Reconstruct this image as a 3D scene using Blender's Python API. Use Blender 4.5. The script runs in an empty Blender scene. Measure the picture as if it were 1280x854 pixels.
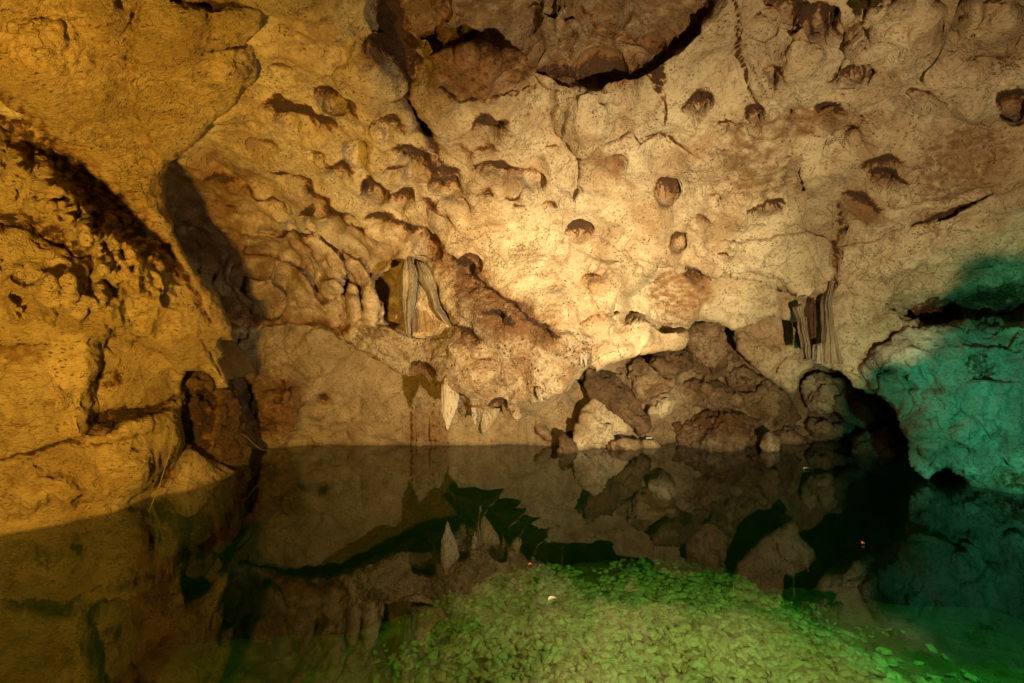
import bpy, math, random
import numpy as np
F = 600.0; CX = 640.0; CY = 427.0; H = 1.5          # wide lens, level camera 1.5 m above the lake
rng = np.random.RandomState(7); random.seed(7)
scene = bpy.context.scene
C = bpy.data.collections.new('Cave'); scene.collection.children.link(C)

# ------------------------------------------------------------------ numpy noise
_perm = np.random.RandomState(3).permutation(256).astype(np.int32)
_perm = np.concatenate([_perm, _perm, _perm])
_g = np.random.RandomState(5).normal(size=(256, 3)); _g /= np.linalg.norm(_g, axis=1)[:, None]
_g = _g.astype(np.float32)
def perlin(P):
    P = np.asarray(P, np.float32); i = np.floor(P).astype(np.int32); f = P - i
    w = f*f*f*(f*(f*6-15)+10); i &= 255
    out = np.zeros(len(P), np.float32)
    for dx in (0, 1):
        wx = w[:, 0] if dx else 1-w[:, 0]; hx = _perm[(i[:, 0]+dx) & 255]
        for dy in (0, 1):
            wy = w[:, 1] if dy else 1-w[:, 1]; hy = _perm[hx+((i[:, 1]+dy) & 255)]
            for dz in (0, 1):
                wz = w[:, 2] if dz else 1-w[:, 2]; g = _g[_perm[hy+((i[:, 2]+dz) & 255)] & 255]
                d = g[:, 0]*(f[:, 0]-dx)+g[:, 1]*(f[:, 1]-dy)+g[:, 2]*(f[:, 2]-dz)
                out += wx*wy*wz*d
    return out*1.6
def fbm(P, oct=4, gain=.5, lac=2.03):
    P = np.asarray(P, np.float32); s = 0; a = 1
    for k in range(oct):
        s = s+a*perlin(P+k*17.3); P = P*lac; a *= gain
    return s
def ridged(P, oct=4, gain=.5):
    P = np.asarray(P, np.float32); s = 0; a = 1
    for k in range(oct):
        s = s+a*(1-2*np.abs(perlin(P+k*9.1))); P = P*2.07; a *= gain
    return s/1.9
def cell(P):                                          # worley: F1, F2
    P = np.asarray(P, np.float32); i = np.floor(P).astype(np.int32); f = P-i
    d1 = np.full(len(P), 9., np.float32); d2 = d1.copy()
    for dx in (-1, 0, 1):
        for dy in (-1, 0, 1):
            for dz in (-1, 0, 1):
                h = _perm[_perm[_perm[(i[:, 0]+dx) & 255]+((i[:, 1]+dy) & 255)]+((i[:, 2]+dz) & 255)]
                o = _g[h]*.42+.5
                d = (dx+o[:, 0]-f[:, 0])**2+(dy+o[:, 1]-f[:, 1])**2+(dz+o[:, 2]-f[:, 2])**2
                m = d < d1; d2 = np.where(m, d1, np.minimum(d2, d)); d1 = np.where(m, d, d1)
    return np.sqrt(d1), np.sqrt(d2)
def facet(P, sc):                                     # every cell its own tilted plane: broken faces with crisp edges
    P = np.asarray(P, np.float32)*sc; P = P+.25*np.stack([perlin(P), perlin(P+40), perlin(P+80)], -1)
    i = np.floor(P).astype(np.int32); f = P-i; bd_ = np.full(len(P), 9., np.float32); out = np.zeros(len(P), np.float32)
    for dx in (-1, 0, 1):
        for dy in (-1, 0, 1):
            for dz in (-1, 0, 1):
                h = _perm[_perm[_perm[(i[:, 0]+dx) & 255]+((i[:, 1]+dy) & 255)]+((i[:, 2]+dz) & 255)]
                o = _g[h]*.42+.5; D = np.stack([f[:, 0]-dx-o[:, 0], f[:, 1]-dy-o[:, 1], f[:, 2]-dz-o[:, 2]], -1); d = (D*D).sum(1)
                g = _g[(h*7+13) & 255]; val = (D*g).sum(1)+.25*g[:, 0]
                m = d < bd_; bd_ = np.where(m, d, bd_); out = np.where(m, val, out)
    return out
def sstep(a, b, x):
    t = np.clip((x-a)/(b-a), 0, 1); return t*t*(3-2*t)

# ------------------------------------------------------------------ picture-plane survey -> world
def W(u, v, Y): return np.stack([(u-CX)/F*Y, Y, H-(v-CY)/F*Y], -1)
def at(u, v, Y): return tuple(float(a) for a in W(np.float64(u), np.float64(v), np.float64(Y)))
class RBF:
    def __init__(s, pts):
        p = np.array(pts, float); s.p = p[:, :2]/400; n = len(p)
        d = np.linalg.norm(s.p[:, None]-s.p[None], axis=2)
        A = np.zeros((n+3, n+3)); A[:n, :n] = s.k(d)+np.eye(n)*1e-4
        A[:n, n] = 1; A[:n, n+1:] = s.p; A[n, :n] = 1; A[n+1:, :n] = s.p.T
        s.w = np.linalg.solve(A, np.r_[p[:, 2], 0, 0, 0])
    def k(s, d): return np.where(d > 1e-9, d*d*np.log(d+1e-12), 0)
    def __call__(s, u, v):
        q = np.stack([u, v], -1)/400; n = len(s.p)
        r = s.w[n]+q[..., 0]*s.w[n+1]+q[..., 1]*s.w[n+2]
        for j in range(n): r = r+s.w[j]*s.k(np.hypot(q[..., 0]-s.p[j, 0], q[..., 1]-s.p[j, 1]))
        return r
def resample(pts, step, closed=True):
    p = np.array(pts, float)
    if closed: p = np.vstack([p, p[:1]])
    L = np.r_[0, np.cumsum(np.hypot(*np.diff(p, axis=0).T))]; n = max(2, int(L[-1]/step))
    t = np.linspace(0, L[-1], n+1)[:-1] if closed else np.linspace(0, L[-1], n+1)
    return np.stack([np.interp(t, L, p[:, 0]), np.interp(t, L, p[:, 1])], 1)
def rough(poly, amp, step=4, closed=True, seed=0):
    q = resample(poly, step, closed)
    P = np.c_[q/22., np.full(len(q), seed*3.7)]
    return q+amp*np.stack([fbm(P, 4, .6), fbm(P+50, 4, .6)], 1)
def inside(poly, u, v):
    r = np.zeros(u.shape, bool); n = len(poly)
    for k in range(n):
        x1, y1 = poly[k]; x2, y2 = poly[(k+1) % n]
        if y1 == y2: continue
        m = ((y1 > v) != (y2 > v)); 
        r ^= m & (u < (x2-x1)*(v-y1)/(y2-y1)+x1)
    return r
def pdist(poly, u, v, closed=True):                   # distance, nearest point, side, param
    D = np.full(u.shape, 1e9); NX = np.zeros(u.shape); NY = NX.copy(); S = NX.copy(); T = NX.copy()
    n = len(poly); m = n if closed else n-1; best = D.copy()
    for k in range(m):
        a = poly[k]; b = poly[(k+1) % n]; e = b-a; L2 = e@e+1e-9
        raw = ((u-a[0])*e[0]+(v-a[1])*e[1])/L2
        t = np.clip(raw, 0, 1); x = a[0]+t*e[0]; y = a[1]+t*e[1]
        d = np.hypot(u-x, v-y); c = (e[0]*(v-a[1])-e[1]*(u-a[0]))/math.sqrt(L2)
        k2 = d-1e-3*np.abs(c)/(d+1e-3)                    # at a shared corner prefer the facing segment
        w = k2 < best
        best = np.where(w, k2, best); D = np.where(w, d, D); NX = np.where(w, x, NX); NY = np.where(w, y, NY)
        S = np.where(w, np.sign(c), S); T = np.where(w, (k+t)/m, T)
    return D, NX, NY, S, T

# features work on flat arrays u, v : dY (deeper +), up-shift Z, masks
class Feat:
    def __init__(s): s.f = []
    def dent(s, u, v, rx, ry, dY, ang=0, hard=.9, stain=0, tone=0, pale=0): s.f.append(('d', u, v, rx, ry, dY, ang, hard, stain, tone, pale)); return s
    def pit(s, u, v, rx, ry, st=.6, ang=0, dep=1.0, streak=1.0): s.f.append(('p', u, v, rx, ry, st, ang, dep, streak)); return s
    def crack(s, pts, w, dY, stain=.9, seed=1, jit=3): s.f.append(('c', pts, w, dY, stain, seed, jit)); return s
    def step(s, pts, w, dY, fall, stain=.0, jit=3, sf=10, seed=2): s.f.append(('s', pts, w, dY, fall, stain, jit, sf, seed)); return s
    def area(s, poly, soft, dY=0, stain=0, tone=0, pale=0, sc=1., nz=.5): s.f.append(('a', poly, soft, dY, stain, tone, pale, sc, nz)); return s
    def run(s, u, v, Y):
        dY = np.zeros(u.shape); Z = np.zeros(u.shape); M = np.zeros(u.shape+(3,))
        wob = np.stack([fbm(np.stack([u/30, v/30, u*0+3], -1), 3), fbm(np.stack([u/30, v/30, u*0+9], -1), 3)], -1)
        fine = fbm(np.stack([u/7, v/7, u*0+1], -1), 3)
        for f in s.f:
            k = f[0]
            if k in 'dp':
                _, fu, fv, rx, ry = f[:5]
                if k == 'p': rx, ry = rx*1.12, ry*1.15
                R = max(rx, ry)*2.6
                i = np.nonzero((abs(u-fu) < R) & (abs(v-fv) < R))[0]
                if len(i) == 0: continue
                a = math.radians(f[6]); x = u[i]-fu+wob[i, 0]*R*.06; y = v[i]-fv+wob[i, 1]*R*.06
                xr = (x*math.cos(a)+y*math.sin(a))/rx; yr = (-x*math.sin(a)+y*math.cos(a))/ry
                r = np.hypot(xr, yr)
            if k == 'd':
                m = 1-sstep(1-f[7], 1.0, r); dY[i] += f[5]*m
                M[i, 0] += f[8]*m; M[i, 1] += f[9]*m; M[i, 2] += f[10]*m
            elif k == 'p':
                st, dep, sk = f[5], f[7], f[8]
                # bell-shaped hollow going up into the rock: crisp near rim (top), soft lower side
                rim = np.where(yr < 0, .30, 1.0)
                m = np.sqrt(np.clip(1-r*r, 0, 1))*(1-sstep(.25, 1., r*(yr > 0)))*.5+.5*(1-sstep(1-rim, 1.0, r))
                size = Y[i]*min(rx, ry)/F
                Z[i] += dep*size*.55*m
                dY[i] += dep*size*1.0*m
                lip = np.exp(-((r-1.05)/.3)**2)*sstep(-.2, .8, yr); dY[i] -= .12*dep*size*lip
                th = np.arctan2(xr, yr+1.15)
                n = perlin(np.stack([th*7, th*0+fu, th*0+fv], -1))*.7+perlin(np.stack([th*19, th*0+fv, th*0+fu], -1))*.5
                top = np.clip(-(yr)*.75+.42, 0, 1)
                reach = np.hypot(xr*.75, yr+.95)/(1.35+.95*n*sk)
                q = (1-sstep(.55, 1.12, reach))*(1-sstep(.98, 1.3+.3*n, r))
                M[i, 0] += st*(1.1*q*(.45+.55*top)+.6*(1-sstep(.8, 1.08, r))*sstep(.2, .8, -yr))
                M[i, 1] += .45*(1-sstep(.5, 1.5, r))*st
            elif k in 'cs':
                pts = f[1]; seed = f[5] if k == 'c' else f[8]; jit = f[6]
                q = rough(pts, jit, 5, False, seed); p = q; w = f[2]; far = w*5 if k == 'c' else max(f[4]*3.5, w*4)
                i = np.nonzero((u > p[:, 0].min()-far) & (u < p[:, 0].max()+far) & (v > p[:, 1].min()-far) & (v < p[:, 1].max()+far))[0]
                if len(i) == 0: continue
                D, _, _, S, T = pdist(q, u[i], v[i], False)
                if k == 'c':
                    wv = w*(.45+.75*np.sin(np.pi*np.clip(T, .04, .96))**.5+.3*wob[i, 0])
                    m = np.exp(-(D/(wv+.3))**2)
                    dY[i] += f[3]*m; M[i, 0] += f[4]*m**2*(1.1+.4*fine[i]); M[i, 1] += .22*f[4]*np.exp(-(D/(wv*2.5+2))**2)
                else:
                    e = sstep(0, .08, T)*(1-sstep(.9, 1, T)); s_ = D*S
                    m = sstep(-w*.3, w, s_)*np.exp(-np.maximum(s_, 0)/f[4])*e
                    dY[i] += f[3]*m; sm = np.exp(-(np.maximum(s_, 0)/f[7])**1.0)*sstep(-1.5, 1, s_)*e
                    M[i, 0] += f[5]*sm*(1+.9*fine[i])
            else:
                _, poly, soft, d, st, to, pa, sc, nz = f
                q = rough(poly, 5, 8, True, 3); i = np.nonzero((u > q[:, 0].min()-soft) & (u < q[:, 0].max()+soft) & (v > q[:, 1].min()-soft) & (v < q[:, 1].max()+soft))[0]
                if len(i) == 0: continue
                D, _, _, _, _ = pdist(q, u[i], v[i]); D = np.where(inside(q, u[i], v[i]), -D, D)
                m = 1-sstep(-soft, soft, D); dY[i] += d*m
                nn = np.clip(1-nz+nz*2.2*(fbm(np.stack([u[i]/(16*sc), v[i]/(10*sc), u[i]*0+8], -1), 4, .6)*.5+.4), 0, 1.6)
                M[i, 0] += st*m*nn; M[i, 1] += to*m*nn; M[i, 2] += pa*m*nn
        return dY, Z, np.clip(M, 0, 1.3)

def link(o, parent=None):
    C.objects.link(o)
    if parent is not None: o.parent = parent
    return o
def tag(o, label=None, cat=None, group=None, kind=None):
    if label: o['label'] = label
    if cat: o['category'] = cat
    if group: o['group'] = group
    if kind: o['kind'] = kind
    return o
def mesh_obj(name, V, Q, mat, M=None, parent=None, smooth=True, tris=None, origin=None):
    me = bpy.data.meshes.new(name); V = np.asarray(V, np.float32)
    if origin is None: origin = np.zeros(3)
    V = V-np.asarray(origin, np.float32)
    me.vertices.add(len(V)); me.vertices.foreach_set('co', V.ravel())
    Q = np.asarray(Q, np.int32).reshape(-1, 4) if Q is not None and len(Q) else np.zeros((0, 4), np.int32)
    T = np.asarray(tris, np.int32).reshape(-1, 3) if tris is not None and len(tris) else np.zeros((0, 3), np.int32)
    me.loops.add(Q.size+T.size); me.loops.foreach_set('vertex_index', np.r_[Q.ravel(), T.ravel()])
    me.polygons.add(len(Q)+len(T))
    me.polygons.foreach_set('loop_start', np.r_[np.arange(len(Q))*4, Q.size+np.arange(len(T))*3].astype(np.int32))
    me.update(calc_edges=True)
    me.polygons.foreach_set('use_smooth', np.full(len(Q)+len(T), bool(smooth)))
    if M is not None:
        a = me.attributes.new('mask', 'FLOAT_COLOR', 'POINT')
        a.data.foreach_set('color', np.c_[M, np.ones(len(V))].astype(np.float32).ravel())
    me.validate(); me.materials.append(mat)
    o = bpy.data.objects.new(name, me); o.location = origin
    return link(o, parent)
def axis(a, b, lo, hi, fine, coarse):
    l = np.arange(a, lo, coarse); m = np.arange(lo, hi, fine); r = np.arange(hi, b+coarse, coarse)
    return np.r_[l, m, r]

def relief(name, mat, U, Vv, Yf, poly=None, feat=None, edge=14, bulge=.10, back=(0, 1, .25), blen=.8, rings=7, inw=.35, teeth=False, fac=None,
           namp=(.05, .02, .007), nsc=(1.3, 4.5, 15), seed=0, ramp=2.5, split=None, extra=None, oname=None, origin=None):
    """a rock surface surveyed as distances over picture directions; its rim is carried back so that it is solid"""
    uu, vv = np.meshgrid(U, Vv, indexing='ij'); sh = uu.shape
    if poly is not None:
        pl = rough(poly, ramp, 3, True, seed)
        if teeth:
            q_ = (pl[:, 0] > 525) & (pl[:, 0] < 735) & (pl[:, 1] > 430)
            n_ = perlin(np.c_[pl[:, 0]/6.5, pl[:, 1]*0+3, pl[:, 1]*0])+.5*perlin(np.c_[pl[:, 0]/3, pl[:, 1]*0+8, pl[:, 1]*0])
            pl[:, 1] += np.where(q_, 11*np.clip(n_-.05, 0, 1), 0)
        ins = inside(pl, uu, vv)
        p = np.pad(ins, 1); nb = np.zeros(sh, bool)
        for a in (0, 1, 2):
            for b in (0, 1, 2): nb |= p[a:a+sh[0], b:b+sh[1]]
        snap = nb & ~ins
        sd = np.full(sh, 1e3)
        # distances only where needed (near the rim)
        big = int(max(2, edge/ max(1., np.median(np.diff(U)))))+2
        near = nb.copy()
        out = ~ins; acc = out.copy()
        for _ in range(big):
            q = np.pad(acc, 1); z = np.zeros(sh, bool)
            for a, b in ((0, 1), (2, 1), (1, 0), (1, 2), (1, 1)): z |= q[a:a+sh[0], b:b+sh[1]]
            acc = z
        near = acc & nb
        ii = np.nonzero(near.ravel())[0]
        D, NX, NY, _, _ = pdist(pl, uu.ravel()[ii], vv.ravel()[ii])
        sdr = sd.ravel(); sdr[ii] = D
        u2 = uu.ravel().copy(); v2 = vv.ravel().copy(); sn = snap.ravel()[ii]
        u2[ii[sn]] = NX[sn]; v2[ii[sn]] = NY[sn]; sdr[ii[sn]] = 0
        sd = sdr.reshape(sh); uu = u2.reshape(sh); vv = v2.reshape(sh)
        keepv = nb
        c = ins[:-1, :-1] | ins[1:, :-1] | ins[:-1, 1:] | ins[1:, 1:]
    else:
        sd = np.full(sh, 1e3); keepv = np.ones(sh, bool); c = np.ones((sh[0]-1, sh[1]-1), bool)
    sel = np.nonzero(keepv.ravel())[0]; idx = -np.ones(uu.size, np.int64); idx[sel] = np.arange(len(sel))
    u = uu.ravel()[sel]; v = vv.ravel()[sel]; s = sd.ravel()[sel]
    Y = Yf(u, v)
    t = np.clip(1-s/edge, 0, 1); Y = Y+bulge*(1-np.sqrt(np.clip(1-t*t, 0, 1)))
    M = np.zeros((len(u), 3)); Z = 0
    if feat is not None:
        dY, Z, M = feat.run(u, v, Y); Y = Y+dY
    P = W(u, v, Y); P[:, 2] += Z; 
    if extra is not None: P = extra(u, v, P)
    # normals from grid
    G = np.zeros(sh+(3,)); G.reshape(-1, 3)[sel] = P
    Gn = G.copy(); bad = ~keepv
    du = np.zeros_like(G); dv = np.zeros_like(G)
    kv = keepv[..., None]
    fwd = np.zeros_like(G); fwd[:-1] = (G[1:]-G[:-1])*(kv[1:] & kv[:-1]); bw = np.zeros_like(G); bw[1:] = fwd[:-1]; du = fwd+bw
    fwd = np.zeros_like(G); fwd[:, :-1] = (G[:, 1:]-G[:, :-1])*(kv[:, 1:] & kv[:, :-1]); bw = np.zeros_like(G); bw[:, 1:] = fwd[:, :-1]; dv = fwd+bw
    N = np.cross(du, dv); L = np.linalg.norm(N, axis=2, keepdims=True); N = np.where(L > 1e-12, N/np.maximum(L, 1e-12), 0)
    vw = G-np.array([0, 0, H]); N = N*np.where((N*vw).sum(2, keepdims=True) > 0, -1, 1)*kv
    for _ in range(10):                                   # calm normals: noise must not tear narrow cracks open
        N[1:-1, 1:-1] = (N[1:-1, 1:-1]*2+N[2:, 1:-1]+N[:-2, 1:-1]+N[1:-1, 2:]+N[1:-1, :-2])/6*kv[1:-1, 1:-1]
    L = np.linalg.norm(N, axis=2, keepdims=True); N = np.where(L > 1e-12, N/np.maximum(L, 1e-12), 0)
    n = N.reshape(-1, 3)[sel]
    flip = (n*(P-np.array([0, 0, H]))).sum(1) > 0; n[flip] *= -1        # facing the cave
    Pw = P+seed*5.0
    warp = np.stack([perlin(Pw*1.1), perlin(Pw*1.1+31), perlin(Pw*1.1+77)], -1)*.35
    d = namp[0]*fbm((Pw+warp)*nsc[0], 3)+namp[1]*(ridged((Pw+warp)*nsc[1], 4, .55)-.3)+namp[2]*fbm(Pw*nsc[2], 3, .6)
    if fac is not None:
        fm = fac[2](u, v) if len(fac) > 2 else 1.
        d = d+fm*(fac[0]*facet(P+seed*3.1, fac[1])+.4*fac[0]*facet(P+seed*3.1+50, fac[1]*2.6))
    fade = .35+.65*np.clip(s/6, 0, 1)
    P = P+n*(d*fade)[:, None]
    ci, cj = np.nonzero(c); ny = sh[1]
    q = np.stack([ci*ny+cj, (ci+1)*ny+cj, (ci+1)*ny+cj+1, ci*ny+cj+1], 1); q = idx[q]
    V_ = P; Mall = M; Q = q
    uv = np.stack([u, v], 1)
    if poly is not None and rings:
        e = np.concatenate([q[:, [0, 1]], q[:, [1, 2]], q[:, [2, 3]], q[:, [3, 0]]])
        es = np.sort(e, 1); key = es[:, 0]*len(P)+es[:, 1]
        uq, first, cnt = np.unique(key, return_index=True, return_counts=True)
        be = e[first[cnt == 1]]
        # leave the outermost grid border open
        gx = sel // ny; gy = sel % ny
        border = (gx == 0) | (gx == sh[0]-1) | (gy == 0) | (gy == sh[1]-1)
        be = be[~(border[be[:, 0]] & border[be[:, 1]])]
        bv = np.unique(be); m = -np.ones(len(P), np.int64); m[bv] = np.arange(len(bv))
        iu = np.zeros((len(P), 2)); ev = uv[be[:, 1]]-uv[be[:, 0]]; nrm = np.stack([-ev[:, 1], ev[:, 0]], 1)
        np.add.at(iu, be[:, 0], nrm); np.add.at(iu, be[:, 1], nrm)
        for _ in range(6):
            t2 = iu.copy(); np.add.at(t2, be[:, 0], iu[be[:, 1]]); np.add.at(t2, be[:, 1], iu[be[:, 0]]); iu = t2/3
        iu = iu[bv]; iu /= np.linalg.norm(iu, axis=1)[:, None]+1e-9
        P0 = P[bv]; ray = P0-np.array([0, 0, H]); ray /= np.linalg.norm(ray, axis=1)[:, None]
        bk = ray+inw*np.stack([iu[:, 0], iu[:, 0]*0, -iu[:, 1]], 1); prev = bv.copy(); newV = []; newM = []; newuv = []; base = len(P)
        cen = None
        for r in range(1, rings+1):
            tt = (r/rings)**1.3; X = P0+bk*blen*tt
            nn = np.stack([fbm(X*3+3, 3), fbm(X*3+40, 3), fbm(X*3+90, 3)], -1)
            X = X+nn*(.05*min(1, 2*tt))
            newV.append(X); newM.append(M[bv]*.6+np.array([.12, .2, 0])); newuv.append(uv[bv])
            cur = base+np.arange(len(bv))+(r-1)*len(bv)
            a = prev[m[be[:, 0]]] if r > 1 else be[:, 0]; b = prev[m[be[:, 1]]] if r > 1 else be[:, 1]
            Q = np.vstack([Q, np.stack([b, a, cur[m[be[:, 0]]], cur[m[be[:, 1]]]], 1)])
            prev = cur
        V_ = np.vstack([P]+newV); Mall = np.vstack([M]+newM); uv = np.vstack([uv]+newuv)
    if split:
        res = []; fc = uv[Q].mean(1); left = np.ones(len(Q), bool)
        for (nm, sp, mt) in split:
            msk = inside(rough(sp, 4, 6), fc[:, 0], fc[:, 1]) & left; left &= ~msk
            res.append((nm, msk, mt))
        res.append((name, left, mat)); objs = []
        for nm, msk, mt in res:
            qq = Q[msk]; vs, inv = np.unique(qq, return_inverse=True)
            org = V_[vs].mean(0) if nm != name else np.zeros(3)
            objs.append(mesh_obj(nm, V_[vs], inv.reshape(-1, 4), mt or mat, Mall[vs], origin=org))
        return objs
    org = V_.mean(0) if origin is None else origin
    return mesh_obj(name, V_, Q, mat, Mall, origin=org)

# ------------------------------------------------------------------ materials
def nodes(m):
    m.use_nodes = True; nt = m.node_tree; nt.nodes.clear(); return nt
def N(nt, t, **k):
    n = nt.nodes.new(t)
    for a, b in k.items():
        if a == 'ins':
            for i, val in b.items(): n.inputs[i].default_value = val
        else: setattr(n, a, b)
    return n
def rock_mat(name, light=(.50, .41, .27), mid=(.34, .235, .125), dark=(.060, .028, .011), brown=.45, speck=.5, vs=34.,
             bump=1., stretch=None, patch=1.6, rough_=.85, white=(.62, .56, .46), tint=None, damp_deepshade=True):
    m = bpy.data.materials.new(name); nt = nodes(m); L = nt.links.new
    out = N(nt, 'ShaderNodeOutputMaterial'); bs = N(nt, 'ShaderNodeBsdfPrincipled'); L(bs.outputs[0], out.inputs[0])
    geo = N(nt, 'ShaderNodeNewGeometry'); at_ = N(nt, 'ShaderNodeAttribute', attribute_name='mask')
    sep = N(nt, 'ShaderNodeSeparateColor'); L(at_.outputs['Color'], sep.inputs[0])
    mp = N(nt, 'ShaderNodeMapping'); L(geo.outputs['Position'], mp.inputs['Vector'])
    if stretch: mp.inputs['Rotation'].default_value = stretch[0]; mp.inputs['Scale'].default_value = stretch[1]
    def noise(sc, det=5, ro=.6, src=None, dist=0.):
        n = N(nt, 'ShaderNodeTexNoise', ins={'Scale': sc, 'Detail': det, 'Roughness': ro, 'Distortion': dist}); L(src or geo.outputs['Position'], n.inputs['Vector']); return n.outputs[0]
    def ramp(x, a, b, c0=0, c1=1):
        r = N(nt, 'ShaderNodeMapRange', interpolation_type='SMOOTHSTEP', ins={1: a, 2: b, 3: c0, 4: c1}); L(x, r.inputs[0]); return r.outputs[0]
    def mix(f, a, b):
        r = N(nt, 'ShaderNodeMix', data_type='RGBA')
        if isinstance(f, float): r.inputs[0].default_value = f
        else: L(f, r.inputs[0])
        for x, i in ((a, 6), (b, 7)):
            if isinstance(x, tuple): r.inputs[i].default_value = (*x, 1)
            else: L(x, r.inputs[i])
        return r.outputs[2]
    def mth(op, a, b=None, c=None):
        r = N(nt, 'ShaderNodeMath', operation=op)
        for x, i in ((a, 0), (b, 1), (c, 2)):
            if x is None: continue
            if isinstance(x, (int, float)): r.inputs[i].default_value = x
            else: L(x, r.inputs[i])
        return r.outputs[0]
    big = noise(patch, 6, .62, None, .6); med = noise(7, 7, .65, mp.outputs[0], .8); fin = noise(38, 6, .7, mp.outputs[0])
    col = mix(ramp(big, .38, .64), light, mid)
    col = mix(mth('MULTIPLY', ramp(med, .50, .66), brown), col, tuple(x*.62 for x in mid))
    col = mix(mth('MULTIPLY', ramp(noise(3.3, 5, .6), .55, .7), .5), col, tuple(min(1, x*1.18) for x in light))
    # small dark solution specks
    vo = N(nt, 'ShaderNodeTexVoronoi', ins={'Scale': vs, 'Randomness': 1.}); dv = N(nt, 'ShaderNodeVectorMath', operation='MULTIPLY_ADD', ins={1: (.05, .05, .05)}); dn = N(nt, 'ShaderNodeTexNoise', ins={'Scale': 22., 'Detail': 3.}); L(mp.outputs[0], dn.inputs['Vector']); L(dn.outputs['Color'], dv.inputs[0]); L(mp.outputs[0], dv.inputs[2]); L(dv.outputs[0], vo.inputs['Vector'])
    sp = mth('MULTIPLY', mth('SUBTRACT', 1, ramp(vo.outputs['Distance'], .10, .36)), ramp(noise(6.5, 4), .44, .60))
    col = mix(mth('MULTIPLY', sp, speck), col, tuple(x*1.6 for x in dark))
    col = mix(mth('MULTIPLY', ramp(fin, .50, .66), .55), col, tuple(x*.45 for x in mid))
    col = mix(mth('MULTIPLY', ramp(noise(55, 4, .7, mp.outputs[0]), .52, .68), .35), col, tuple(min(.8, x*1.3) for x in light))
    v2 = N(nt, 'ShaderNodeTexVoronoi', feature='DISTANCE_TO_EDGE', ins={'Scale': 5.}); 
    wv = N(nt, 'ShaderNodeVectorMath', operation='ADD'); L(mp.outputs[0], wv.inputs[0])
    nz = N(nt, 'ShaderNodeTexNoise', ins={'Scale': 3.5, 'Detail': 6}); L(geo.outputs['Position'], nz.inputs['Vector'])
    sc_ = N(nt, 'ShaderNodeVectorMath', operation='SCALE', ins={'Scale': .55}); L(nz.outputs['Color'], sc_.inputs[0]); L(sc_.outputs[0], wv.inputs[1]); L(wv.outputs[0], v2.inputs['Vector'])
    ck = mth('MULTIPLY', mth('SUBTRACT', 1, ramp(v2.outputs['Distance'], 0, .035)), ramp(noise(2.1, 2), .50, .60))
    col = mix(mth('MULTIPLY', ck, .35), col, tuple(x*1.5 for x in dark))
    # painted areas from geometry masks, broken up by fine noise
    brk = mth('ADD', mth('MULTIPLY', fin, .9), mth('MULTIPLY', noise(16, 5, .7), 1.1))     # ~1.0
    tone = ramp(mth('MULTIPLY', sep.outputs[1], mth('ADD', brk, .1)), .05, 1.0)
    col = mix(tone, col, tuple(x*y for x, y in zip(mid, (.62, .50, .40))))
    col = mix(ramp(mth('MULTIPLY', sep.outputs[2], brk), .25, .9), col, white)
    st = ramp(mth('MULTIPLY', sep.outputs[0], mth('MULTIPLY', brk, brk)), .08, 1.0)
    rust = mix(ramp(st, .25, .95), (.25, .115, .035), dark)
    col = mix(ramp(st, .0, .6), col, rust)
    if damp_deepshade:                                           # damp darker band just above the lake
        sx = N(nt, 'ShaderNodeSeparateXYZ'); L(geo.outputs['Position'], sx.inputs[0])
        wl = mth('SUBTRACT', 1, ramp(mth('ADD', sx.outputs[2], mth('MULTIPLY', med, .05)), .035, .085))
        col = mix(mth('MULTIPLY', wl, .7), col, mix(.5, col, tuple(x*.6 for x in mid)))
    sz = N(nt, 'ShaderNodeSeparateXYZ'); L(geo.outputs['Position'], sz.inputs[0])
    if damp_deepshade: col = mix(ramp(sz.outputs[2], -.03, .0, .93, 0.), col, (.018, .024, .010))  # submerged rock coloured near black, standing in for light lost in the water
    if tint: col = mix(tint[1], col, tint[0])
    L(col, bs.inputs['Base Color'])
    r = mth('SUBTRACT', rough_+.1, mth('MULTIPLY', fin, .3)); L(r, bs.inputs['Roughness']); bs.inputs['Specular IOR Level'].default_value = .35
    vr = ramp(noise(1.1, 3), .38, .62, .45, 1.25)
    hgt = mth('ADD', mth('MULTIPLY', med, .022), mth('MULTIPLY', mth('MULTIPLY', fin, .040), vr))
    hgt = mth('ADD', hgt, mth('MULTIPLY', noise(110, 4, .7, mp.outputs[0]), .009))
    hgt = mth('SUBTRACT', hgt, mth('MULTIPLY', sp, .018)); hgt = mth('SUBTRACT', hgt, mth('MULTIPLY', st, .006))
    hgt = mth('SUBTRACT', hgt, mth('MULTIPLY', ck, .012))
    bp = N(nt, 'ShaderNodeBump', ins={'Strength': min(1., .9*bump), 'Distance': bump}); L(hgt, bp.inputs['Height']); L(bp.outputs[0], bs.inputs['Normal'])
    return m

R_CEIL = rock_mat('limestone ceiling', light=(.53, .43, .28), mid=(.33, .22, .115), brown=.5, speck=.8)
R_PROW = rock_mat('crusted limestone', light=(.60, .48, .31), mid=(.33, .20, .095), brown=.9, speck=1., bump=3., patch=4.5, vs=22.)
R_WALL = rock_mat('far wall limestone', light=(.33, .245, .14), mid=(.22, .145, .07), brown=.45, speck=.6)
R_LEFT = rock_mat('grooved flowstone', light=(.52, .38, .19), mid=(.38, .25, .10), brown=.6, speck=.9, bump=1.5, vs=20.,
                  stretch=((0, math.radians(42), math.radians(25)), (.55, 1.6, 1.9)))
R_RIGHT = rock_mat('pale overhang limestone', light=(.46, .43, .34), mid=(.30, .24, .16), brown=.4, speck=.3)
R_BOULD = rock_mat('breakdown boulder', light=(.36, .25, .14), mid=(.18, .10, .045), brown=.9, speck=.7, patch=2.6, bump=1.2)
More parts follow.
